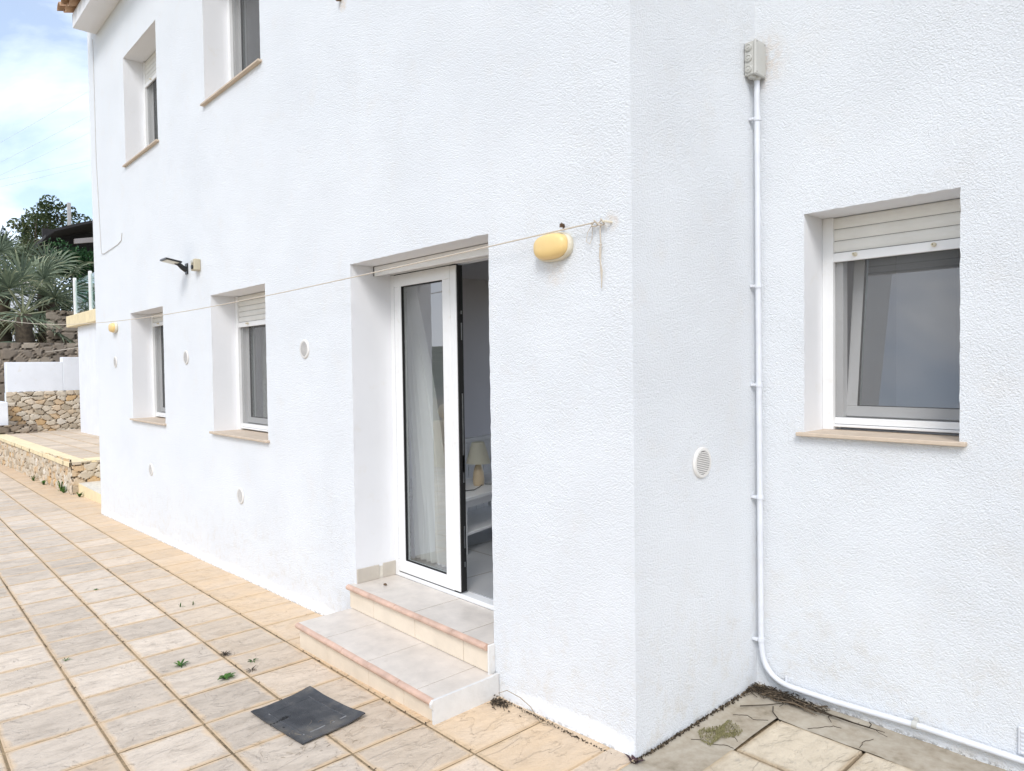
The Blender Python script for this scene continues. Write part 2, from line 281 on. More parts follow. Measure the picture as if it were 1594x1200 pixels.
M['mat'] = matrub(); M['matline'] = simple('worn_rubber_line', (0.24, 0.24, 0.245), 0.7, 0.15, 30)

# ------------------------------------------------------------------ mesh helpers
class MB:
    def __init__(s): s.v = []; s.f = []; s.mi = []; s.t = []; s.cur = 0; s.smooth = []
    def add(s, vs, fs, mi=None, t=0.5, sm=False):
        o = len(s.v); s.v += [tuple(p) for p in vs]
        for f in fs: s.f.append(tuple(i + o for i in f)); s.mi.append(s.cur if mi is None else mi); s.t.append(t); s.smooth.append(sm)
    def box(s, x0, x1, y0, y1, z0, z1, mi=None, t=0.5):
        s.add([(x0, y0, z0), (x1, y0, z0), (x1, y1, z0), (x0, y1, z0), (x0, y0, z1), (x1, y0, z1), (x1, y1, z1), (x0, y1, z1)],
              [(0, 3, 2, 1), (4, 5, 6, 7), (0, 1, 5, 4), (1, 2, 6, 5), (2, 3, 7, 6), (3, 0, 4, 7)], mi, t)
    def cbox(s, x0, x1, y0, y1, z0, z1, c=0.003, mi=None):   # box with chamfered edges
        vs = []; idx = {}
        X = (x0, x1); Y = (y0, y1); Z = (z0, z1)
        for i in (0, 1):
            for j in (0, 1):
                for k in (0, 1):
                    sx, sy, sz = (1 - 2 * i) * c, (1 - 2 * j) * c, (1 - 2 * k) * c
                    for a, p in enumerate(((X[i], Y[j] + sy, Z[k] + sz), (X[i] + sx, Y[j], Z[k] + sz), (X[i] + sx, Y[j] + sy, Z[k]))):
                        idx[(i, j, k, a)] = len(vs); vs.append(p)
        F = []
        for i in (0, 1):
            q = [(i, 0, 0), (i, 1, 0), (i, 1, 1), (i, 0, 1)]; f = [idx[(*p, 0)] for p in q]; F.append(f if i else f[::-1])
            q = [(0, i, 0), (1, i, 0), (1, i, 1), (0, i, 1)]; f = [idx[(*p, 1)] for p in q]; F.append(f[::-1] if i else f)
            q = [(0, 0, i), (1, 0, i), (1, 1, i), (0, 1, i)]; f = [idx[(*p, 2)] for p in q]; F.append(f if i else f[::-1])
        for p in (0, 1):
            for q in (0, 1):
                F.append([idx[(p, q, 0, 0)], idx[(p, q, 1, 0)], idx[(p, q, 1, 1)], idx[(p, q, 0, 1)]])
                F.append([idx[(p, 0, q, 0)], idx[(p, 1, q, 0)], idx[(p, 1, q, 2)], idx[(p, 0, q, 2)]])
                F.append([idx[(0, p, q, 1)], idx[(1, p, q, 1)], idx[(1, p, q, 2)], idx[(0, p, q, 2)]])
        for i in (0, 1):
            for j in (0, 1):
                for k in (0, 1): F.append([idx[(i, j, k, 0)], idx[(i, j, k, 1)], idx[(i, j, k, 2)]])
        s.add(vs, F, mi)
    def tube(s, pts, r, n=8, mi=None, t=0.5, caps=True):
        pts = [Vector(p) for p in pts]; rs = r if isinstance(r, (list, tuple)) else [r] * len(pts)
        vs = []; u = None
        for i, p in enumerate(pts):
            d = (pts[min(i + 1, len(pts) - 1)] - pts[max(i - 1, 0)]).normalized()
            if u is None: u = d.orthogonal().normalized()
            else: u = (u - d * u.dot(d)).normalized()
            q = d.cross(u)
            for k in range(n):
                a = 2 * math.pi * k / n; vs.append(p + (u * math.cos(a) + q * math.sin(a)) * rs[i])
        F = [(i * n + k, i * n + (k + 1) % n, (i + 1) * n + (k + 1) % n, (i + 1) * n + k) for i in range(len(pts) - 1) for k in range(n)]
        if caps: F += [tuple(range(n))[::-1], tuple((len(pts) - 1) * n + k for k in range(n))]
        s.add(vs, F, mi, t, True)
    def lathe(s, c, prof, n=24, axis='Z', sx=1, sy=1, mi=None, off=None):
        vs = []
        for r, h in prof:
            for k in range(n):
                a = 2 * math.pi * k / n; x, y = r * math.cos(a) * sx, r * math.sin(a) * sy
                if off: x, y = off(a, r, x, y)
                p = {'Z': (x, y, h), 'Y': (x, h, y), 'X': (h, x, y)}[axis]
                vs.append((c[0] + p[0], c[1] + p[1], c[2] + p[2]))
        F = [(i * n + k, i * n + (k + 1) % n, (i + 1) * n + (k + 1) % n, (i + 1) * n + k) for i in range(len(prof) - 1) for k in range(n)]
        F += [tuple(range(n))[::-1], tuple((len(prof) - 1) * n + k for k in range(n))]
        s.add(vs, F, mi, 0.5, True)
    def build(s, name, mats, parent=None, smooth=False):
        me = bpy.data.meshes.new(name)
        org = Vector(parent_origin(parent)) if parent is not None else Vector((0, 0, 0))
        me.from_pydata([tuple(Vector(p) - org) for p in s.v] if org.length > 0 else s.v, [], s.f)
        for k in (mats if isinstance(mats, (list, tuple)) else [mats]): me.materials.append(M[k])
        me.polygons.foreach_set('material_index', s.mi)
        me.polygons.foreach_set('use_smooth', [bool(smooth or q) for q in s.smooth])
        at = me.attributes.new('tint', 'FLOAT', 'FACE'); at.data.foreach_set('value', s.t)
        o = bpy.data.objects.new(name, me); COL.objects.link(o)
        import bmesh
        bm = bmesh.new(); bm.from_mesh(me)
        bmesh.ops.recalc_face_normals(bm, faces=bm.faces) if len(s.f) < 3000 and not getattr(s, 'raw', False) else None
        bm.to_mesh(me); bm.free()
        try:
            fl = [q.use_smooth for q in me.polygons]; me.set_sharp_from_angle(angle=R(38)); me.polygons.foreach_set('use_smooth', fl)
        except Exception: pass
        if parent is not None: o.parent = parent
        return o
def parent_origin(p):
    o = Vector((0, 0, 0))
    while p is not None: o += p.location; p = p.parent
    return o
def thing(name, label, cat, loc=(0, 0, 0), group=None):
    o = bpy.data.objects.new(name, None); o.empty_display_size = 0.1; COL.objects.link(o); o.location = loc
    o['label'] = label; o['category'] = cat
    if group: o['group'] = group
    return o
def tag(o, label, cat, group=None, kind=None):
    o['label'] = label; o['category'] = cat
    if group: o['group'] = group
    if kind: o['kind'] = kind
    return o
def struct(o, label=None):
    o['kind'] = 'structure'
    if label: o['label'] = label
    return o
def gz(x, y=0.0):                       # height of the patio
    s = 0.5 * (x - math.sqrt(x * x + 0.01)) if x > -2 else x
    return 0.028 + 0.03 * max(s, -40) + 0.0045 * max(-12, min(y, 0.2))
jit = lambda k: (random.random() - 0.5) * 2 * k

# ------------------------------------------------------------------ the house
house = thing('house', 'two-storey white stucco house with recessed windows and tiled eaves', 'house', (0, 0, 0))
def steps(brk, step):
    o = []
    for a_, b_ in zip(brk[:-1], brk[1:]):
        n = max(1, int(round((b_ - a_) / step))); o += [a_ + (b_ - a_) * i / n for i in range(n)]
    return o + [brk[-1]]
def wall(name, axis, const, u0, u1, z0, z1, ops, depth, step=0.03, flare=None, rough=0.0022, mats=('stucco', 'plaster')):
    """axis 'y': wall in the plane y=const looking to -y; axis 'x': plane x=const looking to +x"""
    ub = sorted({u0, u1, *[q for o in ops for q in o[:2]]}); zb = sorted({z0, z1, *[q for o in ops for q in o[2:4]]})
    U = steps(ub, step); Z = steps(zb, step); nu, nz = len(U), len(Z)
    inside = lambda u, z: any(o[0] < u < o[1] and o[2] < z < o[3] for o in ops)
    onedge = lambda u, z: any((o[0] - 1e-6 <= u <= o[1] + 1e-6 and o[2] - 1e-6 <= z <= o[3] + 1e-6) for o in ops)
    b = MB(); vs = []
    for z in Z:
        for u in U:
            r_ = rough if (onedge(u, z)) else 0
            uu, zz = u + jit(r_), z + jit(r_)
            w_ = 0.004 * mnoise.noise(Vector((u * 0.8, z * 0.8, 3))) + 0.0015 * mnoise.noise(Vector((u * 4, z * 4, 7)))
            w_ *= min(1.0, min(abs(u - u0), abs(u - u1)) / 0.08)
            if flare: w_ += flare(u, z)
            vs.append((uu, const + w_, zz) if axis == 'y' else (const - w_, uu, zz))
    fs = []
    for j in range(nz - 1):
        for i in range(nu - 1):
            if inside((U[i] + U[i + 1]) / 2, (Z[j] + Z[j + 1]) / 2): continue
            fs.append((j * nu + i, j * nu + i + 1, (j + 1) * nu + i + 1, (j + 1) * nu + i))
    b.add(vs, fs, 0, 0.5, True)
    # reveals
    key = {(round(U[i], 5), round(Z[j], 5)): j * nu + i for j in range(nz) for i in range(nu)}
    for o in ops:
        us = [u for u in U if o[0] - 1e-6 <= u <= o[1] + 1e-6]; zs = [z for z in Z if o[2] - 1e-6 <= z <= o[3] + 1e-6]
        loop = [(u, o[2]) for u in us] + [(o[1], z) for z in zs[1:]] + [(u, o[3]) for u in us[::-1][1:]] + [(o[0], z) for z in zs[::-1][1:]]
        dd = [0, 0.014, depth]
        rings = []
        for k, d_ in enumerate(dd):
            ring = []
            for (u, z) in loop[:-1]:
                if k == 0: ring.append(b.v[key[(round(u, 5), round(z, 5))]])
                else: ring.append((u, const + d_, z) if axis == 'y' else (const - d_, u, z))
            rings.append(ring)
        n = len(rings[0]); allv = [p for r_ in rings for p in r_]
        b.add(allv, [(k * n + i, k * n + (i + 1) % n, (k + 1) * n + (i + 1) % n, (k + 1) * n + i) for k in range(2) for i in range(n)], 1, 0.5, False)
    b.raw = True
    return b
W_A = [(-7.02, -5.87, 1.075, 2.26), (-4.555, -3.435, 1.075, 2.26), (-2.18, -0.865, 0.252, 2.259), (-7.02, -5.86, 3.90, 5.09), (-4.57, -3.42, 3.90, 5.09)]
W_C = [(0.24, 0.873, 1.285, 2.30)]
def flareA(u, z):
    h = z - gz(u)
    f = -0.005 * max(0, min(1, (0.10 - h) / 0.10)) if h < 0.10 else 0
    if -2.25 < u < -0.8: f = 0
    if u > -0.25: f *= max(0.0, (-u) / 0.25) 
    return f + (0.004 * mnoise.noise(Vector((u * 6, z * 6, 0))) if h < 0.15 else 0)
b = wall('wall', 'y', 0.0, -8.6, 0.0, -0.6, 6.0, W_A, 0.36, flare=flareA)
bb = wall('wall_b', 'x', 0.0, 0.0, 0.99, -0.6, 6.0, [], 0.3); o_ = len(b.v); b.add(bb.v, bb.f, 0, 0.5, True)
bc = wall('wall_c', 'y', 0.97, -0.03, 3.4, -0.6, 6.0, W_C, 0.36)
b.add(bc.v, [f for f, k in zip(bc.f, bc.mi) if k == 0], 0, 0.5, True); b.add(bc.v, [f for f, k in zip(bc.f, bc.mi) if k == 1], 1)
# end wall and backs
b.add([(-8.6, 0, -0.6), (-8.6, 0, 6.0), (-8.6, 6, 6.0), (-8.6, 6, -0.6)], [(0, 1, 2, 3)], 0)
b.raw = True
b.build('wall', ('stucco', 'plaster'), house)
# inner skin
def skin(y, u0, u1, z0, z1, ops):
    q = MB(); ub = sorted({u0, u1, *[k for o in ops for k in o[:2]]}); zb = sorted({z0, z1, *[k for o in ops for k in o[2:4]]})
    for i in range(len(ub) - 1):
        for j in range(len(zb) - 1):
            uc, zc = (ub[i] + ub[i + 1]) / 2, (zb[j] + zb[j + 1]) / 2
            if any(o[0] < uc < o[1] and o[2] < zc < o[3] for o in ops): continue
            q.add([(ub[i], y, zb[j]), (ub[i + 1], y, zb[j]), (ub[i + 1], y, zb[j + 1]), (ub[i], y, zb[j + 1])], [(0, 1, 2, 3)])
    return q
q = skin(0.36, -8.5, -0.25, 0.1, 5.9, W_A); q2 = skin(1.33, -0.25, 3.3, 0.1, 5.9, W_C); q.add(q2.v, q2.f)
q.box(-5.35, -5.25, 0.361, 4.6, 0.1, 5.9); q.box(-0.25, -0.13, 0.361, 1.45, 0.1, 5.9); q.box(-0.25, -0.13, 3.2, 4.6, 0.1, 5.9); q.box(-0.25, -0.13, 1.451, 3.199, 2.5, 5.9)  # partition left open in the middle, added to pass daylight into the room
q.box(-8.58, -8.5, 0.361, 4.7, 0.1, 5.9); q.box(3.3, 3.38, 1.34, 4.7, 0.1, 5.9)
for xa, xb, ya in ((-8.58, -0.14, 0.37), (-0.135, 3.38, 1.34)): q.box(xa, xb, ya, 4.7, 2.72, 3.0); q.box(xa, xb, ya, 4.7, 5.78, 5.95)
bk = [(-5.2, -1.1, 0.35, 2.65), (0.6, 3.1, 0.4, 2.6), (-7.8, -6.0, 0.9, 2.3), (-7.8, -6.0, 3.8, 5.2), (-4.8, -3.0, 3.8, 5.2)]  # unseen back-wall openings added to bring daylight into the rooms
q3 = skin(4.6, -8.5, 3.3, 0.1, 5.9, bk); q.add(q3.v, q3.f)
q.build('interior_wall', 'intwall', house)
q = MB(); q.box(-8.5, -0.14, 0.355, 4.59, 0.20, 0.293); q.box(-0.139, 3.3, 1.325, 4.59, 0.20, 0.293)
for k in range(13):
    x = -8.3 + k * 0.6; q.box(x, x + 0.004, 0.36, 4.58, 0.2931, 0.2937, 1)
for k in range(8): q.box(-8.5, -0.3, 0.95 + 0.6 * k, 0.954 + 0.6 * k, 0.2931, 0.2936, 1)
q.build('interior_floor', ('intfloor', 'grout'), house)

# roof: boxed eave and barrel tiles
q = MB(); q.box(-8.15, 3.4, -0.25, 0.0, 5.74, 5.90); q.build('eave', 'plaster', house)
q = MB(); q.box(-8.15, 3.4, -0.2, 6, 5.903, 5.94, 0)
for row in range(2):
    for k in range(54):
        x = -8.22 + k * 0.215; y0 = -0.34 + row * 0.34 + jit(0.012); zc = 5.905 + row * 0.10 + jit(0.006)
        for inv in (0, 1):
            xc = x + (0.1 if inv else 0); rr = 0.085
            vs = []; n = 9
            for i, (yy, zz) in enumerate(((y0 - (0.0 if inv else 0.045), zc), (y0 + 0.42, zc + 0.13))):
                for rad in (rr, rr - 0.014):
                    for s_ in range(n):
                        a_ = math.pi * s_ / (n - 1); h = math.sin(a_) * rad * (-0.75 if inv else 0.85)
                        vs.append((xc + math.cos(a_) * rad, yy, zz + h + (0.045 if inv else 0.05)))
            F = []
            for s_ in range(n - 1):
                F += [(s_, s_ + 1, 2 * n + s_ + 1, 2 * n + s_), (n + s_, n + s_ + 1, 3 * n + s_ + 1, 3 * n + s_), (s_, s_ + 1, n + s_ + 1, n + s_)]
            q.add(vs, F, 1, 0.5, False)
q.raw = True
q.build('roof', ('plaster', 'terracotta'), house)

# ------------------------------------------------------------------ windows
def window(x0, x1, z0, z1, y0, rev, drop, label=None, tiltin=True, wide_sash=False):
    """frame set in the reveal; y0 = plane of the wall, rev = depth to the frame"""
    yf = y0 + rev; g = 0.052
    b = MB()
    for (a_, c_) in ((x0, x0 + g), (x1 - g, x1)):
        b.cbox(a_ + 0.0005, c_, yf, yf + 0.045, z0 + 0.006, z1 - 0.001, 0.002)
        b.box(a_ + 0.012, c_ - 0.012, yf + 0.045, yf + 0.10, z0 + 0.004, z1 - 0.002)
    zb = z0 + 0.02
    b.cbox(x0 + g, x1 - g, yf + 0.010, yf + 0.05, zb, zb + 0.012, 0.002)
    b.cbox(x0 + g, x1 - g, yf + 0.020, yf + 0.06, zb + 0.014, zb + 0.045, 0.002)
    # inner fixed frame
    b.cbox(x0 + g, x0 + g + 0.035, yf + 0.03, yf + 0.08, zb + 0.046, z1 - 0.03, 0.002)
    if not wide_sash: b.cbox(x1 - g - 0.035, x1 - g, yf + 0.03, yf + 0.08, zb + 0.046, z1 - 0.03, 0.002)
    b.box(x0 + g, x1 - g, yf + 0.05, yf + 0.10, z1 - 0.07, z1 - 0.01)
    fr = b.build('window', 'frame', house)
    if label: fr['label'] = label
    s = MB(); ov = 0.028; s.cbox(x0 - ov, x1 + 0.027, y0 - 0.032, yf + 0.06, z0 - 0.012, z0 + 0.006, 0.003)
    s.build('sill', 'sill', fr)
    # roller shutter, partly lowered
    s = MB(); zt = z1 - 0.002; zbm = z1 - drop; ys = yf + 0.012
    nsl = max(1, int(round((drop - 0.05) / 0.048))); h = (zt - zbm - 0.045) / nsl
    for k in range(nsl):
        za = zt - (k + 1) * h
        prof = [(ys + 0.004, za + 0.0015), (ys, za + h * 0.25), (ys - 0.0015, za + h * 0.55), (ys, za + h * 0.85), (ys + 0.004, za + h - 0.0015), (ys + 0.010, za + h - 0.0015), (ys + 0.010, za + 0.0015)]
        vs = [(x, p[0], p[1]) for x in (x0 + g * 0.8, x1 - g * 0.8) for p in prof]; n = len(prof)
        s.add(vs, [(i, (i + 1) % n, n + (i + 1) % n, n + i) for i in range(n)] + [tuple(range(n)), tuple(range(n, 2 * n))[::-1]], 0)
        s.box(x0 + g * 0.8, x1 - g * 0.8, ys + 0.006, ys + 0.009, za - 0.002, za + 0.002, 1)
    s.cbox(x0 + g * 0.8, x1 - g * 0.8, ys - 0.006, ys + 0.012, zbm, zbm + 0.042, 0.002, 2)
    for fx in (0.24, 0.76):
        xs = x0 + (x1 - x0) * fx; s.lathe((xs, ys - 0.006, zbm + 0.026), [(0.010, 0.0), (0.010, -0.008), (0.007, -0.011), (0.007, -0.022), (0.004, -0.022), (0.004, -0.012)], 12, 'Y', mi=3)
    s.build('shutter', ('shutter', 'ventdark', 'frame', 'ivory'), fr)
    # insect screen
    s = MB(); s.add([(x0 + g, yf + 0.026, zb + 0.045), (x1 - g, yf + 0.026, zb + 0.045), (x1 - g, yf + 0.026, z1 - drop + 0.01), (x0 + g, yf + 0.026, z1 - drop + 0.01)], [(0, 1, 2, 3)])
    s.build('insect_screen', 'screen', fr)
    # sashes
    xm = (x0 + x1) / 2
    leaves = [(x0 + g + 0.033, x1 - 0.012)] if wide_sash else [(x0 + g + 0.033, xm), (xm + 0.002, x1 - g - 0.033)]
    for li, (a_, c_) in enumerate(leaves):
        tilt = R(7.5) if (tiltin and (wide_sash or li == 1)) else 0.0
        s = MB(); f = 0.05; hh = z1 - 0.04 - (zb + 0.05); H0 = zb + 0.05; Y0 = yf + 0.062
        s.cbox(a_, c_, 0, 0.05, 0, f, 0.003); s.cbox(a_, c_, 0, 0.05, hh - f, hh, 0.003)
        s.cbox(a_, a_ + f, 0.001, 0.049, f, hh - f, 0.003); s.cbox(c_ - f, c_, 0.001, 0.049, f, hh - f, 0.003)
        def tr(p): return (p[0], Y0 + p[1] * math.cos(tilt) + p[2] * math.sin(tilt), H0 + p[2] * math.cos(tilt) - p[1] * math.sin(tilt))
        s.v = [tr(p) for p in s.v]; s.build('sash', 'frame', fr)
        s = MB(); s.v = []; s.add([tr(p) for p in ((a_ + f, 0.02, f), (c_ - f, 0.02, f), (c_ - f, 0.02, hh - f), (a_ + f, 0.02, hh - f))], [(0, 1, 2, 3)])
        s.build('pane', 'glass', fr)
        s = MB(); gk = 0.004
        for (p0, p1, q0, q1) in ((a_ + f, c_ - f, f, f + gk), (a_ + f, c_ - f, hh - f - gk, hh - f), (a_ + f, a_ + f + gk, f + gk, hh - f - gk), (c_ - f - gk, c_ - f, f + gk, hh - f - gk)):
            s.box(p0, p1, 0.004, 0.018, q0, q1)
        s.v = [tr(p) for p in s.v]; s.build('gasket', 'rubber', fr)
    return fr
window(*W_C[0], 0.97, 0.19, 0.212, 'ground floor window with one tilted sash behind a screen', True, True)
window(*W_A[0], 0.0, 0.21, 0.147 , None, True); window(*W_A[1], 0.0, 0.21, 0.275, None, True)
window(*W_A[3], 0.0, 0.20, 0.29, None, True); window(*W_A[4], 0.0, 0.21, 0.05, None, True)
# curtains behind ground-floor window, seen as slanting folds
def curtain(name, x0, x1, y, z0, z1, gather, label, nx=70, sweep=0.0):
    b = MB(); nz = 24; vs = []
    for j in range(nz + 1):
        t_ = j / nz; z = z1 + (z0 - z1) * t_
        wd = 1 - gather * math.sin(min(1, t_ * 1.1) * math.pi * 0.5)
        for i in range(nx + 1):
            s_ = i / nx; x = x0 + sweep * t_ + (x1 - x0) * s_ * wd
            vs.append((x, y + 0.028 * math.sin(s_ * 38 + 1.3 * math.sin(t_ * 3)) + 0.012 * math.sin(s_ * 91), z))
    b.add(vs, [(j * (nx + 1) + i, j * (nx + 1) + i + 1, (j + 1) * (nx + 1) + i + 1, (j + 1) * (nx + 1) + i) for j in range(nz) for i in range(nx)], 0, 0.5, True)
    b.raw = True
    return tag(b.build(name, 'linen' if nx == 70 else 'curtain'), label, 'curtain')
curtain('curtain', -4.6, -3.4, 0.45, 1.1, 2.3, 0.12, 'pale curtain inside the ground-floor window beside the door recess')
curtain('curtain', -2.37, -2.27, 0.52, 0.32, 2.25, -2.6, 'sheer white curtain hanging behind the glass door leaf', 60, 0.10)

# ------------------------------------------------------------------ door
b = MB(); yD = 0.29; dx0, dx1, dz0, dz1 = -2.18, -0.865, 0.26, 2.259
b.cbox(dx0 + 0.0005, dx0 + 0.045, yD, yD + 0.065, dz0 + 0.001, dz1 - 0.05, 0.002); b.cbox(dx1 - 0.045, dx1 - 0.0005, yD, yD + 0.065, dz0 + 0.001, dz1 - 0.05, 0.002)
b.cbox(dx0 + 0.045, dx1 - 0.045, yD, yD + 0.065, dz0 + 0.001, dz0 + 0.028, 0.002); b.cbox(dx0, dx1, yD, yD + 0.065, dz1 - 0.048, dz1 - 0.001, 0.002)
door = b.build('door', 'frame', house); door['label'] = 'white glazed double door with its right leaf open inwards'
def leafbox(a_, c_, za, zb_, f, y, th=0.045):
    s = MB(); s.cbox(a_, c_, y, y + th, za, za + f * 1.05, 0.003); s.cbox(a_, c_, y, y + th, zb_ - f, zb_, 0.003)
    s.cbox(a_, a_ + f, y + 0.0008, y + th - 0.001, za + f * 1.05, zb_ - f, 0.003); s.cbox(c_ - f, c_, y + 0.0008, y + th - 0.001, za + f * 1.05, zb_ - f, 0.003); return s
la, lc = -2.132, -1.548
s = leafbox(la, lc, 0.296, 2.205, 0.075, yD - 0.004)
s.cbox(lc + 0.001, lc + 0.056, yD - 0.002, yD + 0.042, 0.298, 2.204, 0.003)
s.build('leaf', 'frame', door)
s = MB(); s.box(lc + 0.0565, lc + 0.066, yD + 0.004, yD + 0.040, 0.30, 2.203)
s.box(la - 0.0025, la - 0.0005, yD - 0.0005, yD + 0.02, 0.296, 2.205); s.box(la, lc + 0.05, yD - 0.0004, yD + 0.02, 2.2053, 2.2085); s.box(la, lc + 0.05, yD - 0.0004, yD + 0.02, 0.2925, 0.2955)
s.build('edge_gasket', 'rubber', door)
for (z, h) in ((1.93, 0.02), (1.82, 0.10), (1.20, 0.52), (1.05, 0.10), (0.62, 0.13), (0.46, 0.03)):
    s = MB(); s.box(lc + 0.066, lc + 0.069, yD + 0.022, yD + 0.030, z - h / 2, z + h / 2); s.build('lock_plate', 'metal', door)
s = MB(); s.add([(la + 0.075, yD + 0.018, 0.375), (lc - 0.075, yD + 0.018, 0.375), (lc - 0.075, yD + 0.018, 2.13), (la + 0.075, yD + 0.018, 2.13)], [(0, 1, 2, 3)]); s.build('pane', 'doorglass', door)
s = MB()
for (p0, p1, q0, q1) in ((la + 0.075, lc - 0.075, 0.375, 0.380), (la + 0.075, lc - 0.075, 2.125, 2.13), (la + 0.075, la + 0.083, 0.380, 2.125), (lc - 0.080, lc - 0.075, 0.380, 2.125)): s.box(p0, p1, yD + 0.002, yD + 0.016, q0, q1)
s.build('gasket', 'rubber', door)
# open leaf swung inside against the partition
s = leafbox(0, 0.585, 0.296, 2.205, 0.075, 0)
ang = R(100); px_, py_ = -0.93, 0.375
rot = lambda p: (px_ - p[0] * math.cos(ang) + p[1] * math.sin(ang) , py_ + p[0] * math.sin(ang) + p[1] * math.cos(ang), p[2])
s.v = [(px_ + 0.06 + p[0] * 0.97 - p[1] * 0.1, py_ + 0.02 + p[0] * 0.10 + p[1], p[2]) for p in s.v]; s.build('leaf', 'frame', door)
# roller shutter rail below the soffit
s = MB(); s.cbox(-2.168, dx1 - 0.001, 0.165, 0.182, 2.196, 2.255, 0.002, 0); s.box(-2.179, -2.1685, 0.166, 0.180, 2.198, 2.258, 1); s.box(-2.168, dx1 - 0.002, 0.183, 0.200, 2.246, 2.2585, 1)  # black end piece stands in for the shade of the gap there
s.build('shutter', ('frame', 'rubber'), door)
# skirting on the reveal
s = MB(); s.cbox(-2.1795, -2.171, 0.004, 0.165, 0.262, 0.352, 0.002); s.cbox(-2.1795, -2.171, 0.195, 0.289, 0.262, 0.355, 0.002); s.box(-2.1796, -2.176, 0.166, 0.194, 0.262, 0.34, 1)
s.build('skirting', ('skirt', 'stain'), door)

# ------------------------------------------------------------------ steps to the door
st = thing('doorstep', 'pair of tiled steps with terracotta nosing below the open door', 'steps', (-1.5, -0.2, 0.0))
def stair(x0, x1, y0, y1, z0, z1, joints, rj, ntile):
    t_ = MB(); g = 0.0022; xs = [x0] + joints + [x1]
    for a_, c_ in zip(xs[:-1], xs[1:]): t_.cbox(a_ + g, c_ - g, y0 + 0.012, y1, z1 - 0.012 + jit(0.0004), z1 + jit(0.0006), 0.0015)
    t_.box(x0 + 0.003, x1 - 0.003, y0 + 0.014, y1, z1 - 0.016, z1 - 0.0018, 1)
    t_.build('tread', ('tile', 'grout'), st)
    r_ = MB(); xs = [x0] + rj + [x1]
    for a_, c_ in zip(xs[:-1], xs[1:]): r_.cbox(a_ + g * 0.7, c_ - g * 0.7, y0 + 0.018, y0 + 0.03, z0, z1 - 0.036, 0.0012)
    r_.box(x0 + 0.002, x1 - 0.002, y0 + 0.0205, y0 + 0.04, z0 + 0.001, z1 - 0.037, 1)
    r_.box(x0 + 0.001, x1 - 0.001, y0 + 0.032, y1, z0 - 0.03, z1 - 0.017, 1)
    r_.build('riser', ('riser', 'grout'), st)
    n_ = MB(); w_ = (x1 - x0) / ntile
    for k in range(ntile):
        a_, c_ = x0 + k * w_ + 0.0012, x0 + (k + 1) * w_ - 0.0012; dz = jit(0.0008)
        prof = [(y0 + 0.0115, z1 + 0.001 + dz), (y0 + 0.004, z1 + 0.001 + dz), (y0 - 0.005, z1 - 0.003 + dz), (y0 - 0.011, z1 - 0.010 + dz), (y0 - 0.012, z1 - 0.018 + dz), (y0 - 0.007, z1 - 0.027), (y0 + 0.002, z1 - 0.033), (y0 + 0.0175, z1 - 0.035), (y0 + 0.0175, z1 - 0.013)]
        n = len(prof); n_.add([(x, p[0], p[1]) for x in (a_, c_) for p in prof], [(i, (i + 1) % n, n + (i + 1) % n, n + i) for i in range(n)] + [tuple(range(n)), tuple(range(n, 2 * n))[::-1]], 0, 0.5, False)
    n_.build('nosing', 'nosing', st, True)
stair(-2.205, -0.868, -0.050, 0.2885, 0.115, 0.262, [-1.93, -1.50, -1.07], [-1.93, -1.50, -1.07], 5)
stair(-2.195, -0.842, -0.395, -0.022, -0.055, 0.112, [-1.86, -1.42, -0.98], [-1.86, -1.42, -1.10], 5)
s = MB(); prof = [(-0.395, -0.05), (-0.398, 0.07), (-0.412, 0.082), (-0.412, 0.100), (-0.400, 0.113), (-0.05, 0.1135), (-0.02, 0.118), (-0.005, 0.118), (-0.005, -0.05)]
n = len(prof); vs = [(x, p[0], p[1]) for x in (-0.8425, -0.828) for p in prof]
s.add(vs, [(i, (i + 1) % n, n + (i + 1) % n, n + i) for i in range(n)] + [tuple(range(n)), tuple(range(n, 2 * n))[::-1]])
s.cbox(-0.8675, -0.857, -0.045, 0.0, 0.10, 0.258, 0.004); s.build('side_plaster', 'sideplaster', st)

# ------------------------------------------------------------------ paving
def tiles(name, cells, mat, zf, gap=0.0095, th=0.02, label=None):
    vs, fs, uv, tint, warm = [], [], [], [], []
    for (c, wm) in cells:
        tn = random.random(); dz = jit(0.0018); cen = Vector((sum(p[0] for p in c) / 4, sum(p[1] for p in c) / 4))
        def ins(p, q):
            d = Vector(p) - cen; L_ = d.length; k = (L_ - q * 1.414) / L_; return cen + d * k
        rings = []
        for q, h in ((gap / 2 + jit(0.0008), -th), (gap / 2, -0.004), (gap / 2 + 0.004, 0.0)):
            rings.append([ins(p, q) for p in c]); 
            for p in rings[-1]: vs.append((p.x, p.y, zf(p.x, p.y) + h + dz))
        o = len(vs) - 12
        U = [(0, 0), (1, 0), (1, 1), (0, 1)]
        for r_ in (0, 1):
            for k in range(4):
                fs.append((o + r_ * 4 + k, o + r_ * 4 + (k + 1) % 4, o + r_ * 4 + 4 + (k + 1) % 4, o + r_ * 4 + 4 + k)); uv += [U[k], U[(k + 1) % 4], U[(k + 1) % 4], U[k]]
        fs.append((o + 8, o + 9, o + 10, o + 11)); uv += U
        tint += [tn] * 9; warm += [wm] * 9
    me = bpy.data.meshes.new(name); me.from_pydata(vs, [], fs); me.materials.append(M[mat])
    ul = me.uv_layers.new(name='UVMap'); ul.data.foreach_set('uv', [k for p in uv for k in p])
    for nm, a_ in (('tint', tint), ('warm', warm)): me.attributes.new(nm, 'FLOAT', 'FACE').data.foreach_set('value', a_)
    o = bpy.data.objects.new(name, me); COL.objects.link(o); struct(o, label); return o
TH = -0.0186; ct, sn = math.cos(TH), math.sin(TH)
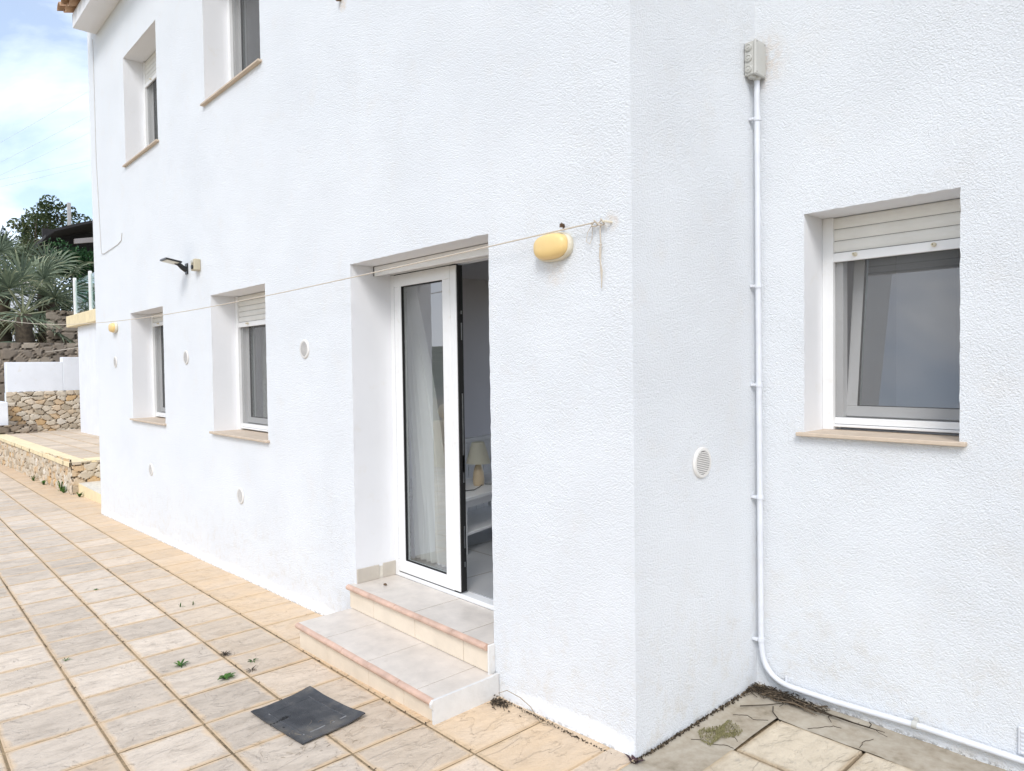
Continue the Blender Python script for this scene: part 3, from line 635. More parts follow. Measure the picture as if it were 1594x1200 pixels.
def G(i, j):     # patio joint crossing (i along the wall, j away from it)
    u = -2.3508 + 0.3699 * i; w_ = -0.433 - 0.3617 * j
    if j < 0: w_ = 0.10
    return (u * ct - w_ * sn, u * sn + w_ * ct)
cells = []
for i in range(-52, 22):
    for j in range(-1, 16):
        p = G(i, j)
        wm = (1.15 if j == -1 else 0.42 if j == 0 else 0.10 if random.random() < 0.9 else 0.5)
        if i > 5 : wm *= 0.5
        if p[0] > -0.05 and j == -1:
            continue
        c = [G(i, j), G(i, j + 1), G(i + 1, j + 1), G(i + 1, j)]
        if j == -1 and p[0] + 0.37 > -0.02: c = [G(i, j), G(i, 0), (0.0, -0.433 + 0.01), (0.0, 0.1)]
        cells.append((c[::-1], wm))
tiles('patio_paving', cells, 'pave', gz, label='cream riven paving stones of the patio along the house')
def sheet(name, x0, x1, y0, y1, zf, mat, nx=40, ny=20, label=None):
    vs = [(x0 + (x1 - x0) * i / nx, y0 + (y1 - y0) * j / ny) for j in range(ny + 1) for i in range(nx + 1)]
    me = bpy.data.meshes.new(name); me.from_pydata([(x, y, zf(x, y)) for x, y in vs], [], [(j * (nx + 1) + i, j * (nx + 1) + i + 1, (j + 1) * (nx + 1) + i + 1, (j + 1) * (nx + 1) + i) for j in range(ny) for i in range(nx)])
    me.materials.append(M[mat]); o = bpy.data.objects.new(name, me); COL.objects.link(o); struct(o, label); return o
sheet('mortar_bed', -22, 6, -6.5, 1.2, lambda x, y: gz(x, y) - (0.0042 if x < -0.15 or y < -0.9 else 0.03), 'joint', 200, 12, 'sandy mortar showing in the joints between paving stones')
sheet('ground', -900, 900, -900, 900, lambda x, y: (gz(max(x, -40), y) - 0.09) if -60 < x < 60 and -60 < y < 60 else -1.6, 'soil', 180, 180, 'bare dry ground around the house')
# little court between the two walls: stone slabs in a cement border
cc_ = []
for (x0, x1, y0, y1) in ((0.232, 0.600, 0.360, 0.722), (0.606, 0.975, 0.360, 0.722), (0.981, 1.35, 0.36, 0.722), (0.218, 0.594, -0.01, 0.352), (0.60, 0.97, -0.01, 0.352), (0.976, 1.345, -0.01, 0.352), (1.355, 1.72, -0.01, 0.352), (1.356, 1.72, 0.36, 0.722)):
    cc_.append(([(x0, y0), (x1, y0), (x1, y1), (x0, y1)], 0.1))
zc = lambda x, y: 0.0235
tiles('court_paving', cc_, 'pave_court', zc, gap=0.008, label='sandy stone slabs in the corner between the two walls')
b = MB()
def cstrip(x0, x1, y0, y1):
    nx, ny = max(2, int((x1 - x0) / 0.02)), max(2, int((y1 - y0) / 0.02)); vs = []
    for j in range(ny + 1):
        for i in range(nx + 1):
            x = x0 + (x1 - x0) * i / nx; y = y0 + (y1 - y0) * j / ny
            e = min(1, max(0, (0.05 - x) / 0.05)) + min(1, max(0, (y - 0.92) / 0.05))
            vs.append((x, y, 0.019 + 0.004 * mnoise.noise(Vector((x * 7, y * 7, 1))) + 0.0015 * mnoise.noise(Vector((x * 40, y * 40, 1))) + 0.006 * e))
    b.add(vs, [(j * (nx + 1) + i, j * (nx + 1) + i + 1, (j + 1) * (nx + 1) + i + 1, (j + 1) * (nx + 1) + i) for j in range(ny) for i in range(nx)], 0, 0.5, True)
cstrip(-0.01, 0.224, -0.40, 1.0); cstrip(0.224, 3.3, 0.726, 1.0)
b.raw = True; struct(b.build('cement_border', 'cement'), 'stained cement strip along the foot of the two walls')
# cracks in the cement, thin open seams
b = MB()
for pts in ([(0.06, 0.30), (0.10, 0.33), (0.13, 0.32), (0.19, 0.37), (0.226, 0.365)], [(0.07, 0.62), (0.12, 0.66), (0.16, 0.64), (0.22, 0.69)], [(0.36, 0.74), (0.40, 0.80), (0.43, 0.84), (0.47, 0.85)], [(0.58, 0.735), (0.57, 0.80), (0.60, 0.86)], [(0.12, 0.52), (0.16, 0.50), (0.17, 0.45), (0.21, 0.42)]):
    fine = []
    for p, r_ in zip(pts[:-1], pts[1:]):
        for k in range(5): fine.append((p[0] + (r_[0] - p[0]) * k / 5 + jit(0.002), p[1] + (r_[1] - p[1]) * k / 5 + jit(0.002)))
    b.tube([(p[0], p[1], 0.0205 + 0.004 * mnoise.noise(Vector((p[0] * 7, p[1] * 7, 1)))) for p in fine], 0.0012, 5)
struct(b.build('crack', 'dead'), 'thin dark cracks in the cement strip')

# ------------------------------------------------------------------ doormat
b = MB(); C0, C1, C2, C3 = Vector((-1.553, -0.938)), Vector((-1.595, -0.613)), Vector((-1.119, -0.576)), Vector((-1.094, -0.901))
nx, ny = 120, 90; vs = []
def matz(s_, t_):
    e = min(s_, 1 - s_, t_, 1 - t_); curl = 0.012 * max(0, 1 - e / 0.10) ** 2
    cr = 0.010 * math.exp(-((1 - s_) ** 2 + (t_) ** 2) * 30) + 0.006 * math.exp(-((s_) ** 2 + t_ ** 2) * 40) + 0.012 * math.exp(-((1 - s_) ** 2 + (1 - t_) ** 2) * 30)
    groove = 0.0022 if (0.16 < s_ < 0.84 and 0.16 < t_ < 0.84 and not (0.172 < s_ < 0.828 and 0.169 < t_ < 0.831)) else 0
    return 0.006 - (0.004 if hole(s_, t_) else 0) + curl * 0.6 + cr + groove + 0.0012 * mnoise.noise(Vector((s_ * 9, t_ * 9, 0)))
hole = lambda s_, t_: ((s_ - 0.25) / 0.075) ** 2 + ((t_ - 0.37) / 0.028) ** 2 < 1 + 0.9 * math.sin(t_ * 190) * math.cos(s_ * 150) or (abs(t_ - 0.37 - (0.22 - s_) * 0.15) < 0.0075 and s_ < 0.22) or (s_ - 0.10) ** 2 + (t_ - 0.54) ** 2 < 0.00030
# s runs C0-edge(left) to right, t runs front-left edge
for L_ in (0, 1):
    for j in range(ny + 1):
        for i in range(nx + 1):
            s_, t_ = j / ny, i / nx
            p = C0.lerp(C1, s_).lerp(C3.lerp(C2, s_), t_)
            vs.append((p.x, p.y, gz(p.x, p.y) + matz(s_, t_) - 0.005 * L_))
n = (nx + 1) * (ny + 1); F = []; MI = []
for j in range(ny):
    for i in range(nx):
        hs, ht = (j + .5) / ny, (i + .5) / nx; hh_ = hole(hs, ht); ln = (0.16 < hs < 0.84 and 0.16 < ht < 0.84 and not (0.172 < hs < 0.828 and 0.169 < ht < 0.831)) and mnoise.noise(Vector((hs * 8, ht * 8, 5))) > -0.12
        MI.append(1 if hh_ else 2 if ln else 0); MI.append(0)  # tear is not cut through; its faces are painted black for shade inside
        q4 = (j * (nx + 1) + i, j * (nx + 1) + i + 1, (j + 1) * (nx + 1) + i + 1, (j + 1) * (nx + 1) + i)
        F.append(q4); F.append(tuple(k + n for k in q4[::-1]))
for i in range(nx): F.append((i, i + 1, i + 1 + n, i + n)); k = ny * (nx + 1); F.append((k + i, k + i + 1, k + i + 1 + n, k + i + n))
for j in range(ny): k = j * (nx + 1); F.append((k, k + nx + 1, k + nx + 1 + n, k + n)); k += nx; F.append((k, k + nx + 1, k + nx + 1 + n, k + n))
b.add(vs, F, 0, 0.5, True); b.raw = True; b.mi[:len(MI)] = MI
tag(b.build('doormat', ('mat', 'rubber', 'matline')), 'worn black rubber mat with a torn slit lying on the paving', 'doormat')

# ------------------------------------------------------------------ wall fittings
def bulkhead(loc, label, w_=0.105, h_=0.060):
    t_ = thing('wall_lamp', label, 'wall lamp', loc, 'oval wall lamps')
    def sup(a, r, x, y):
        e = 0.78; return (math.copysign(abs(math.cos(a)) ** e, math.cos(a)) * r * w_ / 0.1, math.copysign(abs(math.sin(a)) ** e, math.sin(a)) * r * h_ / 0.1)
    o = Vector(loc)
    b = MB(); b.lathe(o, [(0.1, 0.0), (0.103, -0.006), (0.103, -0.020), (0.097, -0.028), (0.092, -0.028), (0.092, -0.02)], 40, 'Y', off=sup); b.build('lamp_base', 'ivory', t_)
    b = MB(); b.lathe(o, [(0.0915, -0.021), (0.0915, -0.034), (0.089, -0.044), (0.082, -0.053), (0.068, -0.060), (0.045, -0.064), (0.02, -0.0655)], 40, 'Y', off=sup); b.build('lamp_cover', 'amber', t_)
    return t_
l1 = bulkhead((-0.415, 0.0, 2.133), 'oval amber wall lamp right of the door opening')
def dup(root, loc, label):
    r_ = root.copy(); COL.objects.link(r_); r_.location = loc; r_['label'] = label
    for ch in list(root.children):
        c = ch.copy(); COL.objects.link(c); c.parent = r_
        for g in ch.children: d = g.copy(); COL.objects.link(d); d.parent = c
    return r_
dup(l1, (-7.66, 0.0, 2.131), 'small far amber wall lamp near the house end')
def vent(loc, axis, r, label):
    t_ = thing('wall_vent', label, 'vent', loc, 'round vent covers'); o = Vector(loc); sg = -1 if axis == 'Y' else 1
    b = MB(); b.lathe(o, [(r, 0), (r, sg * 0.003), (r * 0.93, sg * 0.009), (r * 0.78, sg * 0.010), (r * 0.76, sg * 0.006), (r * 0.1, sg * 0.0055)], 36, axis)
    b.build('vent_rim', 'ventw', t_)
    b = MB(); b.lathe(o, [(r * 0.75, sg * 0.0062), (r * 0.74, sg * 0.0072), (r * 0.05, sg * 0.0072)], 30, axis); b.build('vent_gap_shade', 'ventdark', t_)  # plain grey disc stands in for the shade behind the slats
    b = MB(); n = 12
    for k in range(n):
        z = -r * 0.70 + (k + 0.5) * r * 1.4 / n; hw = math.sqrt(max(0, (r * 0.765) ** 2 - z * z)); zz = o.z + z; hz = r * 0.031
        if axis == 'Y': b.box(o.x - hw, o.x + hw, o.y - 0.0105, o.y - 0.0073, zz - hz, zz + hz)
        else: b.box(o.x + 0.0073, o.x + 0.0105, o.y - hw, o.y + hw, zz - hz, zz + hz)
    b.build('slats', 'ventw', t_); return t_
v1 = vent((-2.806, 0.0, 1.751), 'Y', 0.066, 'round vent between the door and the near ground-floor window')
dup(v1, (-5.208, 0.0, 1.735), 'round vent between the two ground-floor windows')
dup(v1, (-7.70, 0.0, 1.725), 'round vent below the far amber lamp')
dup(v1, (-3.99, 0.0, 0.588), 'low round vent under the near ground-floor window')
dup(v1, (-6.40, 0.0, 0.562), 'low round vent under the far ground-floor window')
vent((0.0, 0.486, 1.176), 'X', 0.070, 'round slatted vent on the short return wall')
# junction box and conduit
jb = thing('junction_box', 'grey plastic junction box high on the corner wall', 'junction box', (0.0, 0.915, 2.97))
b = MB(); y0, y1, z0, z1, X1 = 0.868, 0.958, 2.972, 3.128, 0.046
b.cbox(0.001, X1, y0, y1, z0, z1, 0.004); b.build('box_body', 'greybox', jb)
b = MB(); b.cbox(X1 + 0.001, X1 + 0.016, y0 - 0.003, y1 + 0.003, z0 - 0.003, z1 + 0.003, 0.004, 0)
for yy in (y0 + 0.007, y1 - 0.007):
    for zz in (z0 + 0.008, z1 - 0.008): b.lathe((X1 + 0.0155, yy, zz), [(0.0035, 0), (0.0035, 0.0012)], 8, 'X', mi=1)
b.build('box_cover', ('greybox', 'ventdark'), jb)
for k in range(3):
    b = MB(); b.lathe((0.023, y0 - 0.0005, z0 + 0.028 + k * 0.05), [(0.018, 0), (0.018, -0.003), (0.014, -0.006), (0.013, -0.003), (0.006, -0.004), (0.005, -0.007)], 20, 'Y'); b.build('cable_entry', 'greybox', jb)
b = MB(); b.lathe((0.026, 0.895, z0 - 0.001), [(0.019, 0.002), (0.019, -0.004), (0.015, -0.009), (0.010, -0.010)], 18, 'Z'); b.lathe((0.032, 0.925, z0 - 0.001), [(0.021, 0.002), (0.021, -0.004), (0.016, -0.012), (0.015, -0.012)], 18, 'Z'); b.build('cable_entry', 'greybox', jb)
pp = thing('conduit_pipe', 'white plastic conduit running down the corner and along the wall', 'pipe', (0.03, 0.93, 0.02))
def arc(p0, p1, p2, n=10):
    return [tuple(Vector(p0) * (1 - t) ** 2 + Vector(p1) * 2 * t * (1 - t) + Vector(p2) * t * t) for t in [k / n for k in range(n + 1)]]
b = MB(); path = [(0.030, 0.932, 2.968), (0.031, 0.935, 2.0), (0.034, 0.938, 1.0), (0.037, 0.940, 0.27)] + arc((0.040, 0.942, 0.22), (0.050, 0.944, 0.085), (0.19, 0.946, 0.078), 14) + [(0.40, 0.948, 0.078), (0.75, 0.949, 0.094), (1.10, 0.950, 0.092), (1.9, 0.950, 0.090), (3.3, 0.95, 0.09)]
b.tube(path, 0.0132, 16); b.build('pipe', 'pvc', pp)
b = MB(); ar = arc((0.040, 0.942, 0.215), (0.050, 0.944, 0.085), (0.185, 0.946, 0.079), 60)
for p, q_ in zip(ar[6:-1:1], ar[7::1]): 
    mid = (Vector(p) + Vector(q_)) / 2; d = (Vector(q_) - Vector(p)).normalized() * 0.0006
    b.tube([mid - d, mid + d], 0.0140, 14, caps=True)
b.build('bend', 'pvc', pp)
def clampz(z, x, y):
    b = MB(); b.tube([(x, y, z - 0.009), (x, y, z + 0.009)], 0.0175, 16); b.cbox(0.0, x - 0.010, y - 0.024, y + 0.0, z - 0.006, z + 0.006, 0.002); b.build('clamp', 'pvc', pp)
for z, x, y in ((2.78, 0.0305, 0.9325), (1.985, 0.031, 0.935), (1.51, 0.0325, 0.9365), (0.965, 0.034, 0.938), (0.268, 0.037, 0.940)): clampz(z, x, y)
for x in (0.72, 1.55):
    b = MB(); b.tube([(x - 0.010, 0.949, 0.0935), (x + 0.010, 0.949, 0.0935)], 0.0172, 16); b.cbox(x - 0.008, x + 0.008, 0.952, 0.969, 0.104, 0.122, 0.002); b.build('clamp', 'greybox', pp)
b = MB(); b.cbox(0.150, 0.160, 0.955, 0.970, 0.085, 0.118, 0.002); b.build('clamp', 'pvc', pp)
# white louvred vent at the right edge
gv = thing('wall_grille', 'white louvred grille low on the right wall above the conduit', 'vent', (1.16, 0.97, 0.17))
b = MB(); b.cbox(1.075, 1.28, 0.960, 0.969, 0.108, 0.215, 0.003); b.build('grille_frame', 'pvc', gv)
b = MB()
for k in range(6): b.cbox(1.085, 1.27, 0.956, 0.9595, 0.114 + k * 0.016, 0.123 + k * 0.016, 0.0015)
b.build('slats', 'pvc', gv)
# solar floodlight
SX = 0.155; sf = thing('solar_light', 'black solar floodlight on a bracket above the ground-floor windows', 'light', (-5.11, 0.0, 2.53))
b = MB(); b.cbox(-5.15, -5.09, -0.012, -0.0005, 2.50, 2.60, 0.003); b.tube([(-5.12, -0.01, 2.54), (-5.115, -0.045, 2.56), (-5.10, -0.08, 2.585), (-5.09, -0.11, 2.597)], [0.026, 0.024, 0.020, 0.018], 10); b.build('bracket', 'black', sf)
def slab(b, c, hx, hy, th, tiltx, mi=0, tz=0.0):
    Rm = Matrix.Rotation(tz, 3, 'Z') @ Matrix.Rotation(tiltx, 3, 'X'); vs = []
    for z in (-th, th):
        for x, y in ((-hx, -hy), (hx, -hy), (hx, hy), (-hx, hy)): vs.append(Vector(c) + Rm @ Vector((x, y, z)))
    b.add(vs, [(0, 3, 2, 1), (4, 5, 6, 7), (0, 1, 5, 4), (1, 2, 6, 5), (2, 3, 7, 6), (3, 0, 4, 7)], mi)
b = MB(); slab(b, (-5.09, -0.15, 2.605), 0.085, 0.07, 0.007, R(-10)); b.build('panel', 'black', sf)
b = MB(); slab(b, (-5.09, -0.153, 2.597), 0.072, 0.052, 0.003, R(-10)); b.build('diffuser', 'led', sf)
cb_ = thing('motion_camera', 'small beige box camera on the wall beside the solar light', 'camera', (-4.86, 0.0, 2.55))
b = MB(); b.cbox(-4.865, -4.765, -0.055, -0.0005, 2.50, 2.60, 0.006); b.build('casing', 'beige', cb_)
b = MB(); b.lathe((-4.815, -0.055, 2.53), [(0.020, 0.0), (0.020, -0.010), (0.013, -0.012)], 16, 'Y', mi=0); b.build('lens', 'black', cb_)
b = MB(); b.lathe((-4.815, -0.055, 2.577), [(0.020, 0.0), (0.018, -0.010), (0.008, -0.015)], 16, 'Y', mi=0); b.build('sensor', 'greybox', cb_)
# thin cable on the far end
b = MB(); b.tube([(-8.30, -0.006, 5.73), (-8.31, -0.006, 4.24), (-8.205, -0.006, 3.15), (-8.185, -0.006, 3.07), (-8.05, -0.006, 3.055), (-7.42, -0.006, 3.085), (-7.28, -0.006, 3.11), (-7.245, -0.006, 3.19)], 0.0035, 6)
tag(b.build('wall_cable', 'cablew'), 'thin painted cable looping down the far end of the facade', 'cable')
# clothes lines
b = MB(); A0 = Vector((-0.175, -0.028, 2.199)); A1 = Vector((-14.5, -0.75, 2.70))
pts = [A0.lerp(A1, t) - Vector((0, 0, 0.30 * math.sin(math.pi * min(1, t)) )) for t in [k / 40 for k in range(41)]]
b.tube(pts, 0.0032, 6)
for k in range(2):   # knots and tails
    b.tube([(-0.175 + k * 0.035 + 0.012 * math.cos(a_), -0.020 - 0.010 * math.sin(a_ * 2), 2.197 + 0.012 * math.sin(a_)) for a_ in [i * 0.7 for i in range(12)]], 0.0035, 6)
b.tube([(-0.145, -0.015, 2.195), (-0.150, -0.014, 2.16), (-0.147, -0.014, 2.10), (-0.152, -0.012, 2.03), (-0.146, -0.012, 1.955)], 0.0028, 6)
b.tube([(-0.152, -0.014, 2.10), (-0.155, -0.014, 2.06), (-0.143, -0.012, 2.0), (-0.148, -0.012, 1.93)], 0.0022, 6)
b.lathe((-0.149, -0.013, 2.108), [(0.001, -0.008), (0.007, 0), (0.001, 0.008)], 8)
b.tube([(-0.19, -0.016, 2.195), (-0.215, -0.018, 2.165), (-0.222, -0.018, 2.13), (-0.205, -0.016, 2.118), (-0.192, -0.016, 2.14), (-0.190, -0.016, 2.19)], 0.0015, 5)
cl = b.build('clothesline', 'rope'); tag(cl, 'thin clothesline knotted near the corner and stretched past the lamp', 'clothesline')
b = MB(); b.tube([(-0.10, 0.01, 2.193), (-0.10, -0.012, 2.193), (-0.11, -0.025, 2.195), (-0.13, -0.022, 2.198), (-0.135, -0.012, 2.197)], 0.0045, 8)
tag(b.build('wall_hook', 'ivory'), 'small pale hook holding the clothesline knot', 'hook')
b = MB()
for k in range(14): 
    a_ = random.random() * 6.28; p = Vector((-0.357, -0.008, 2.214)); b.tube([p, p + Vector((math.cos(a_) * 0.012, -0.010 - random.random() * 0.008, math.sin(a_) * 0.014))], [0.005, 0.002], 5)
tag(b.build('wall_plug', 'rust'), 'frayed brown plug in the wall above the amber lamp', 'wall plug')
b = MB(); b.tube([(-2.225, 0.02, 3.905), (-2.225, -0.03, 3.885)], [0.016, 0.011], 8)
tag(b.build('wall_bolt', 'rust'), 'rusty bolt stub at the top edge above the door', 'bolt')
b = MB(); B0 = Vector((-18.2, 1.69, 2.20)); B1 = Vector((-31.2, 1.7, 2.41)); b.tube([B0.lerp(B1, k / 20) - Vector((0, 0, 0.10 * math.sin(math.pi * k / 20))) for k in range(21)], 0.008, 6)
tag(b.build('clothesline', 'rope'), 'second, lower line crossing in front of the palm trunks', 'clothesline')

# ------------------------------------------------------------------ inside the room
tb = thing('side_table', 'low white wooden table with a shelf inside the open door', 'table', (-2.2, 1.0, 0.293))
Rz = Matrix.Rotation(math.atan2(0.27, 0.96), 3, 'Z'); T0 = Vector((-2.10, 0.80, 0.293))
def tv(p): return tuple(T0 + Rz @ Vector(p))
def tpart(nm, bx, mat='intwhite'):
    b = MB()
    for k in bx: b.cbox(*k, 0.003)
    b.v = [tv(p) for p in b.v]; b.build(nm, mat, tb)
D_, W_ = 0.46, 1.05      # depth to -x, width to +y
tpart('table_top', [(-D_ - 0.02, 0.025, -0.03, W_ + 0.03, 0.385, 0.41)])
tpart('apron', [(-D_ + 0.01, -0.012, 0.05, W_ - 0.05, 0.325, 0.3845)])
tpart('shelf', [(-D_ + 0.03, -0.01, 0.05, W_ - 0.05, 0.13, 0.15)])
for lx in (-0.05, -D_):
    for ly in (0, W_ - 0.05): tpart('leg', [(lx, lx + 0.05, ly, ly + 0.05, 0, 0.3845)])
LP = Vector(tv((-0.204, 0.493, 0.411)))
la_ = thing('table_lamp', 'table lamp with pale cone shade and beige egg-shaped base', 'lamp', LP)
b = MB(); b.lathe(LP, [(0.038, 0.0), (0.043, 0.01), (0.045, 0.05), (0.040, 0.10), (0.030, 0.14), (0.018, 0.165), (0.008, 0.175)], 24); b.build('lamp_base', 'ceramic', la_)
b = MB(); b.lathe(LP, [(0.095, 0.170), (0.0485, 0.33), (0.047, 0.33), (0.0935, 0.171)], 32); b.build('lamp_shade', 'shade', la_)
b = MB(); b.tube([tuple(LP + Vector(p)) for p in ((0.04, 0.0, 0.006), (0.10, -0.08, 0.005), (0.16, -0.18, 0.005), (0.10, -0.38, 0.005))], 0.003, 6); b.tube([tuple(LP + Vector(p)) for p in ((0.035, 0.03, 0.008), (0.09, 0.10, 0.006), (0.12, 0.25, 0.006), (0.14, 0.5, 0.006))], 0.003, 6); b.build('lamp_cord', 'black', la_)
hb = thing('headboard', 'white grooved board panel standing behind the side table', 'panel', (-3.0, 1.4, 0.293))
b = MB(); PB = Vector((-2.85, 0.95, 0.293))
for k in range(12): 
    b2 = MB(); b2.cbox(-0.02, 0.0, k * 0.115, k * 0.115 + 0.109, 0.02, 0.66, 0.003); b.add([tuple(PB + Rz @ Vector(p)) for p in b2.v], b2.f, 0)
b.build('boards', 'intwhite', hb)
b = MB(); b2 = MB(); b2.cbox(-0.03, 0.012, -0.03, 1.42, 0.66, 0.70, 0.003); b2.box(-0.03, -0.021, 0, 1.38, 0.0, 0.66)
b.add([tuple(PB + Rz @ Vector(p)) for p in b2.v], b2.f, 0); b.build('top_rail', 'intwhite', hb)

# ------------------------------------------------------------------ stone walls
def stonewall(b, org, ud, vd, nd, W, H, size, res, depth=0.05, seed=1):
    rs = np.random.RandomState(seed); ud, vd, nd, org = map(np.array, (ud, vd, nd, org))
    su, sv = size; nu_, nv_ = int(W / su) + 3, int(H / sv) + 3
    P_ = np.array([((i - 1 + 0.5 * (j % 2) + rs.uniform(-.38, .38)) * su, (j - 1 + rs.uniform(-.36, .36)) * sv) for j in range(nv_) for i in range(nu_)])
    tn = rs.rand(len(P_)); hd = rs.uniform(0.6, 1.0, len(P_)); tl = rs.uniform(-.25, .25, (len(P_), 2))
    n1_, n2_ = int(W / res) + 1, int(H / res) + 1
    uu, vv = np.meshgrid(np.linspace(0, W, n1_), np.linspace(0, H, n2_))
    q = np.stack([uu.ravel(), vv.ravel()], 1); q2_ = q + rs.normal(0, res * 0.12, q.shape)
    dd = np.sqrt(((q2_[:, None, 0] - P_[None, :, 0]) / su) ** 2 + ((q2_[:, None, 1] - P_[None, :, 1]) / sv) ** 2)
    o1 = np.argsort(dd, 1)[:, :2]; d1 = np.take_along_axis(dd, o1, 1); e = d1[:, 1] - d1[:, 0]; c = o1[:, 0]
    h = np.clip(e / 0.22, 0, 1) ** 0.5 * depth * hd[c] + depth * 0.5 * ((q2_ - P_[c]) / (su, sv) * tl[c]).sum(1)
    X = org + q[:, :1] * ud + q[:, 1:] * vd + h[:, None] * nd
    fs = []; ts = []
    for j in range(n2_ - 1):
        for i in range(n1_ - 1):
            k = j * n1_ + i; fs.append((k, k + 1, k + n1_ + 1, k + n1_)); ts.append(0.0 if e[k] < 0.035 else 0.12 + 0.88 * tn[c[k]])
    o = len(b.v); b.v += [tuple(p) for p in X]; b.f += [tuple(i + o for i in f) for f in fs]; b.mi += [0] * len(fs); b.t += ts; b.smooth += [False] * len(fs); b.raw = True
tz = lambda x: 0.2 + 0.012 * (x + 10.7)       # terrace level
lw = thing('terrace_wall', 'low rubble-stone retaining wall with cream painted coping', 'wall', (-15, 0.2, -0.45))
b = MB(); nseg = 1
x0 = -24.0; x1 = -10.95; Lw = x1 - x0
sl_ = (gz(x1) - gz(x0)) / Lw
stonewall(b, (x0, 0.16, gz(x0) - 0.05), (1, 0, sl_), (0, 0, 1), (0, -1, 0), Lw, 0.60, (0.17, 0.12), 0.03, 0.06, 3)
b.build('stones', 'stone', lw)
b = MB(); nn = 30
for k in range(nn):
    xa, xb = x0 + Lw * k / nn, x0 + Lw * (k + 1) / nn; za, zb2 = tz(xa) + 0.005, tz(xb) + 0.005
    yy = 0.085 + jit(0.006)
    b.add([(xa, yy, za - 0.065), (xb, yy, zb2 - 0.065), (xb, 0.36, zb2 - 0.065), (xa, 0.36, za - 0.065), (xa, yy, za), (xb, yy, zb2), (xb, 0.36, zb2), (xa, 0.36, za)], [(0, 3, 2, 1), (4, 5, 6, 7), (0, 1, 5, 4), (2, 3, 7, 6)])
b.build('coping', 'yellow', lw)
b = MB(); stonewall(b, (-10.95, 0.12, gz(-10.95) - 0.05), (0, 1, 0), (0, 0, 1), (1, 0, 0), 0.55, 0.56, (0.19, 0.115), 0.02, 0.05, 6); b.build('stones', 'stone', lw)
b = MB(); b.box(-11.3, -10.955, 0.365, 0.66, -0.3, 0.18); b.box(-24, -10.98, 0.20, 0.34, -0.6, -0.05); b.build('core', 'stain', lw)
gs = thing('garden_steps', 'yellow-fronted stone steps between the terrace wall and the house end', 'steps', (-9.8, 0.4, -0.28))
b = MB(); b.box(-10.93, -8.60, 0.20, 0.34, -0.5, -0.125); b.box(-10.93, -8.60, 0.62, 0.74, -0.3, 0.185); b.box(-11.35, -10.92, 0.362, 0.74, 0.185, 0.215); b.build('riser', 'yellow', gs)
b = MB(); b.box(-10.93, -8.60, 0.205, 0.62, -0.14, -0.118); b.build('tread', 'stain', gs)
# terrace floor
cells = []
for i in range(-16, 12):
    for j in range(0, 12):
        x = -13.4 + i * 0.40; y = 0.36 + j * 0.40
        if x > -8.9 or (x > -11.3 and y < 0.7): continue
        cells.append(([(x, y), (x + 0.40, y), (x + 0.40, y + 0.40), (x, y + 0.40)], 0.65 if x > -12 else 0.3))
tiles('terrace_paving', cells, 'pave_far', lambda x, y: tz(x), gap=0.014, label='worn warm paving of the raised terrace')
sheet('terrace_bed', -20.5, -8.62, 0.75, 6, lambda x, y: tz(x) - 0.008, 'joint', 20, 8, 'mortar bed under the terrace paving')
# wall at the end of the terrace
ew = thing('garden_wall', 'white parapet wall standing on a rubble stone base', 'wall', (-20, 1.4, 0.1))
b = MB(); stonewall(b, (-20.0, 0.44, 0.06), (0, 1, 0), (0, 0, 1), (1, 0, 0), 2.4, 1.06, (0.21, 0.125), 0.022, 0.07, 9); b.build('stone_base', 'stone', ew)
b = MB(); b.cbox(-20.3, -19.97, 0.46, 1.68, 1.10, 1.87, 0.01); b.cbox(-20.3, -19.971, 1.68, 2.9, 1.10, 1.995, 0.01); b.box(-20.3, -20.0, 0.45, 2.9, 0.0, 1.1); b.build('parapet', 'white', ew)
b = MB(); b.cbox(-20.6, -19.55, -0.6, 0.42, -0.3, 0.88, 0.01); tag(b.build('low_wall', 'white'), 'small white wall block at the left edge of the picture', 'wall')
b = MB(); stonewall(b, (-19.5, -0.6, -0.4), (0, 1, 0), (0, 0, 1), (1, 0, 0), 1.6, 0.72, (0.25, 0.15), 0.03, 0.07, 21)
b.v = [(p[0] - 0.0, p[1], p[2]) for p in b.v]; tag(b.build('rubble_pile', 'darkstone'), 'mossy dark rubble at the foot of the garden wall', 'stones')
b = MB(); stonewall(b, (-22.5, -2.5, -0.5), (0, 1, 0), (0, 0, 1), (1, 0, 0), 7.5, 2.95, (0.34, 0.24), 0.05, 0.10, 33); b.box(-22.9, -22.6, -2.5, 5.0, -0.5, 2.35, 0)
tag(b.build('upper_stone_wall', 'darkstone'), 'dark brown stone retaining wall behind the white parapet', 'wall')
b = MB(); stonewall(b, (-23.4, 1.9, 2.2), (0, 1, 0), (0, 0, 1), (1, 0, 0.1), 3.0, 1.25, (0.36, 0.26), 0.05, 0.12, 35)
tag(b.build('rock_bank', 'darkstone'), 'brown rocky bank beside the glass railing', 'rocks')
# side block with yellow coping and glass railing
bl = thing('side_building', 'white side block with cream yellow coping behind the house end', 'building', (-17.5, 1.75, 0.1))
b = MB(); b.box(-18.45, -9.2, 1.75, 4.5, 0.0, 2.72); b.build('wall', 'white', bl)
b = MB(); b.cbox(-19.05, -9.2, 1.62, 4.5, 2.722, 3.0, 0.012); b.build('coping', 'yellow', bl)
rl = thing('glass_railing', 'greenish glass railing with pale posts on the yellow coping', 'railing', (-17.5, 1.72, 3.0))
for x in (-18.55, -16.95, -15.35, -13.75): b = MB(); b.cbox(x - 0.035, x + 0.035, 1.70, 1.77, 3.0, 3.93, 0.01); b.build('post', 'frame', rl)
for x in (-18.48, -16.88, -15.28):
    b = MB(); b.box(x, x + 1.45, 1.735, 1.747, 3.06, 3.86); b.build('pane', 'railglass', rl)

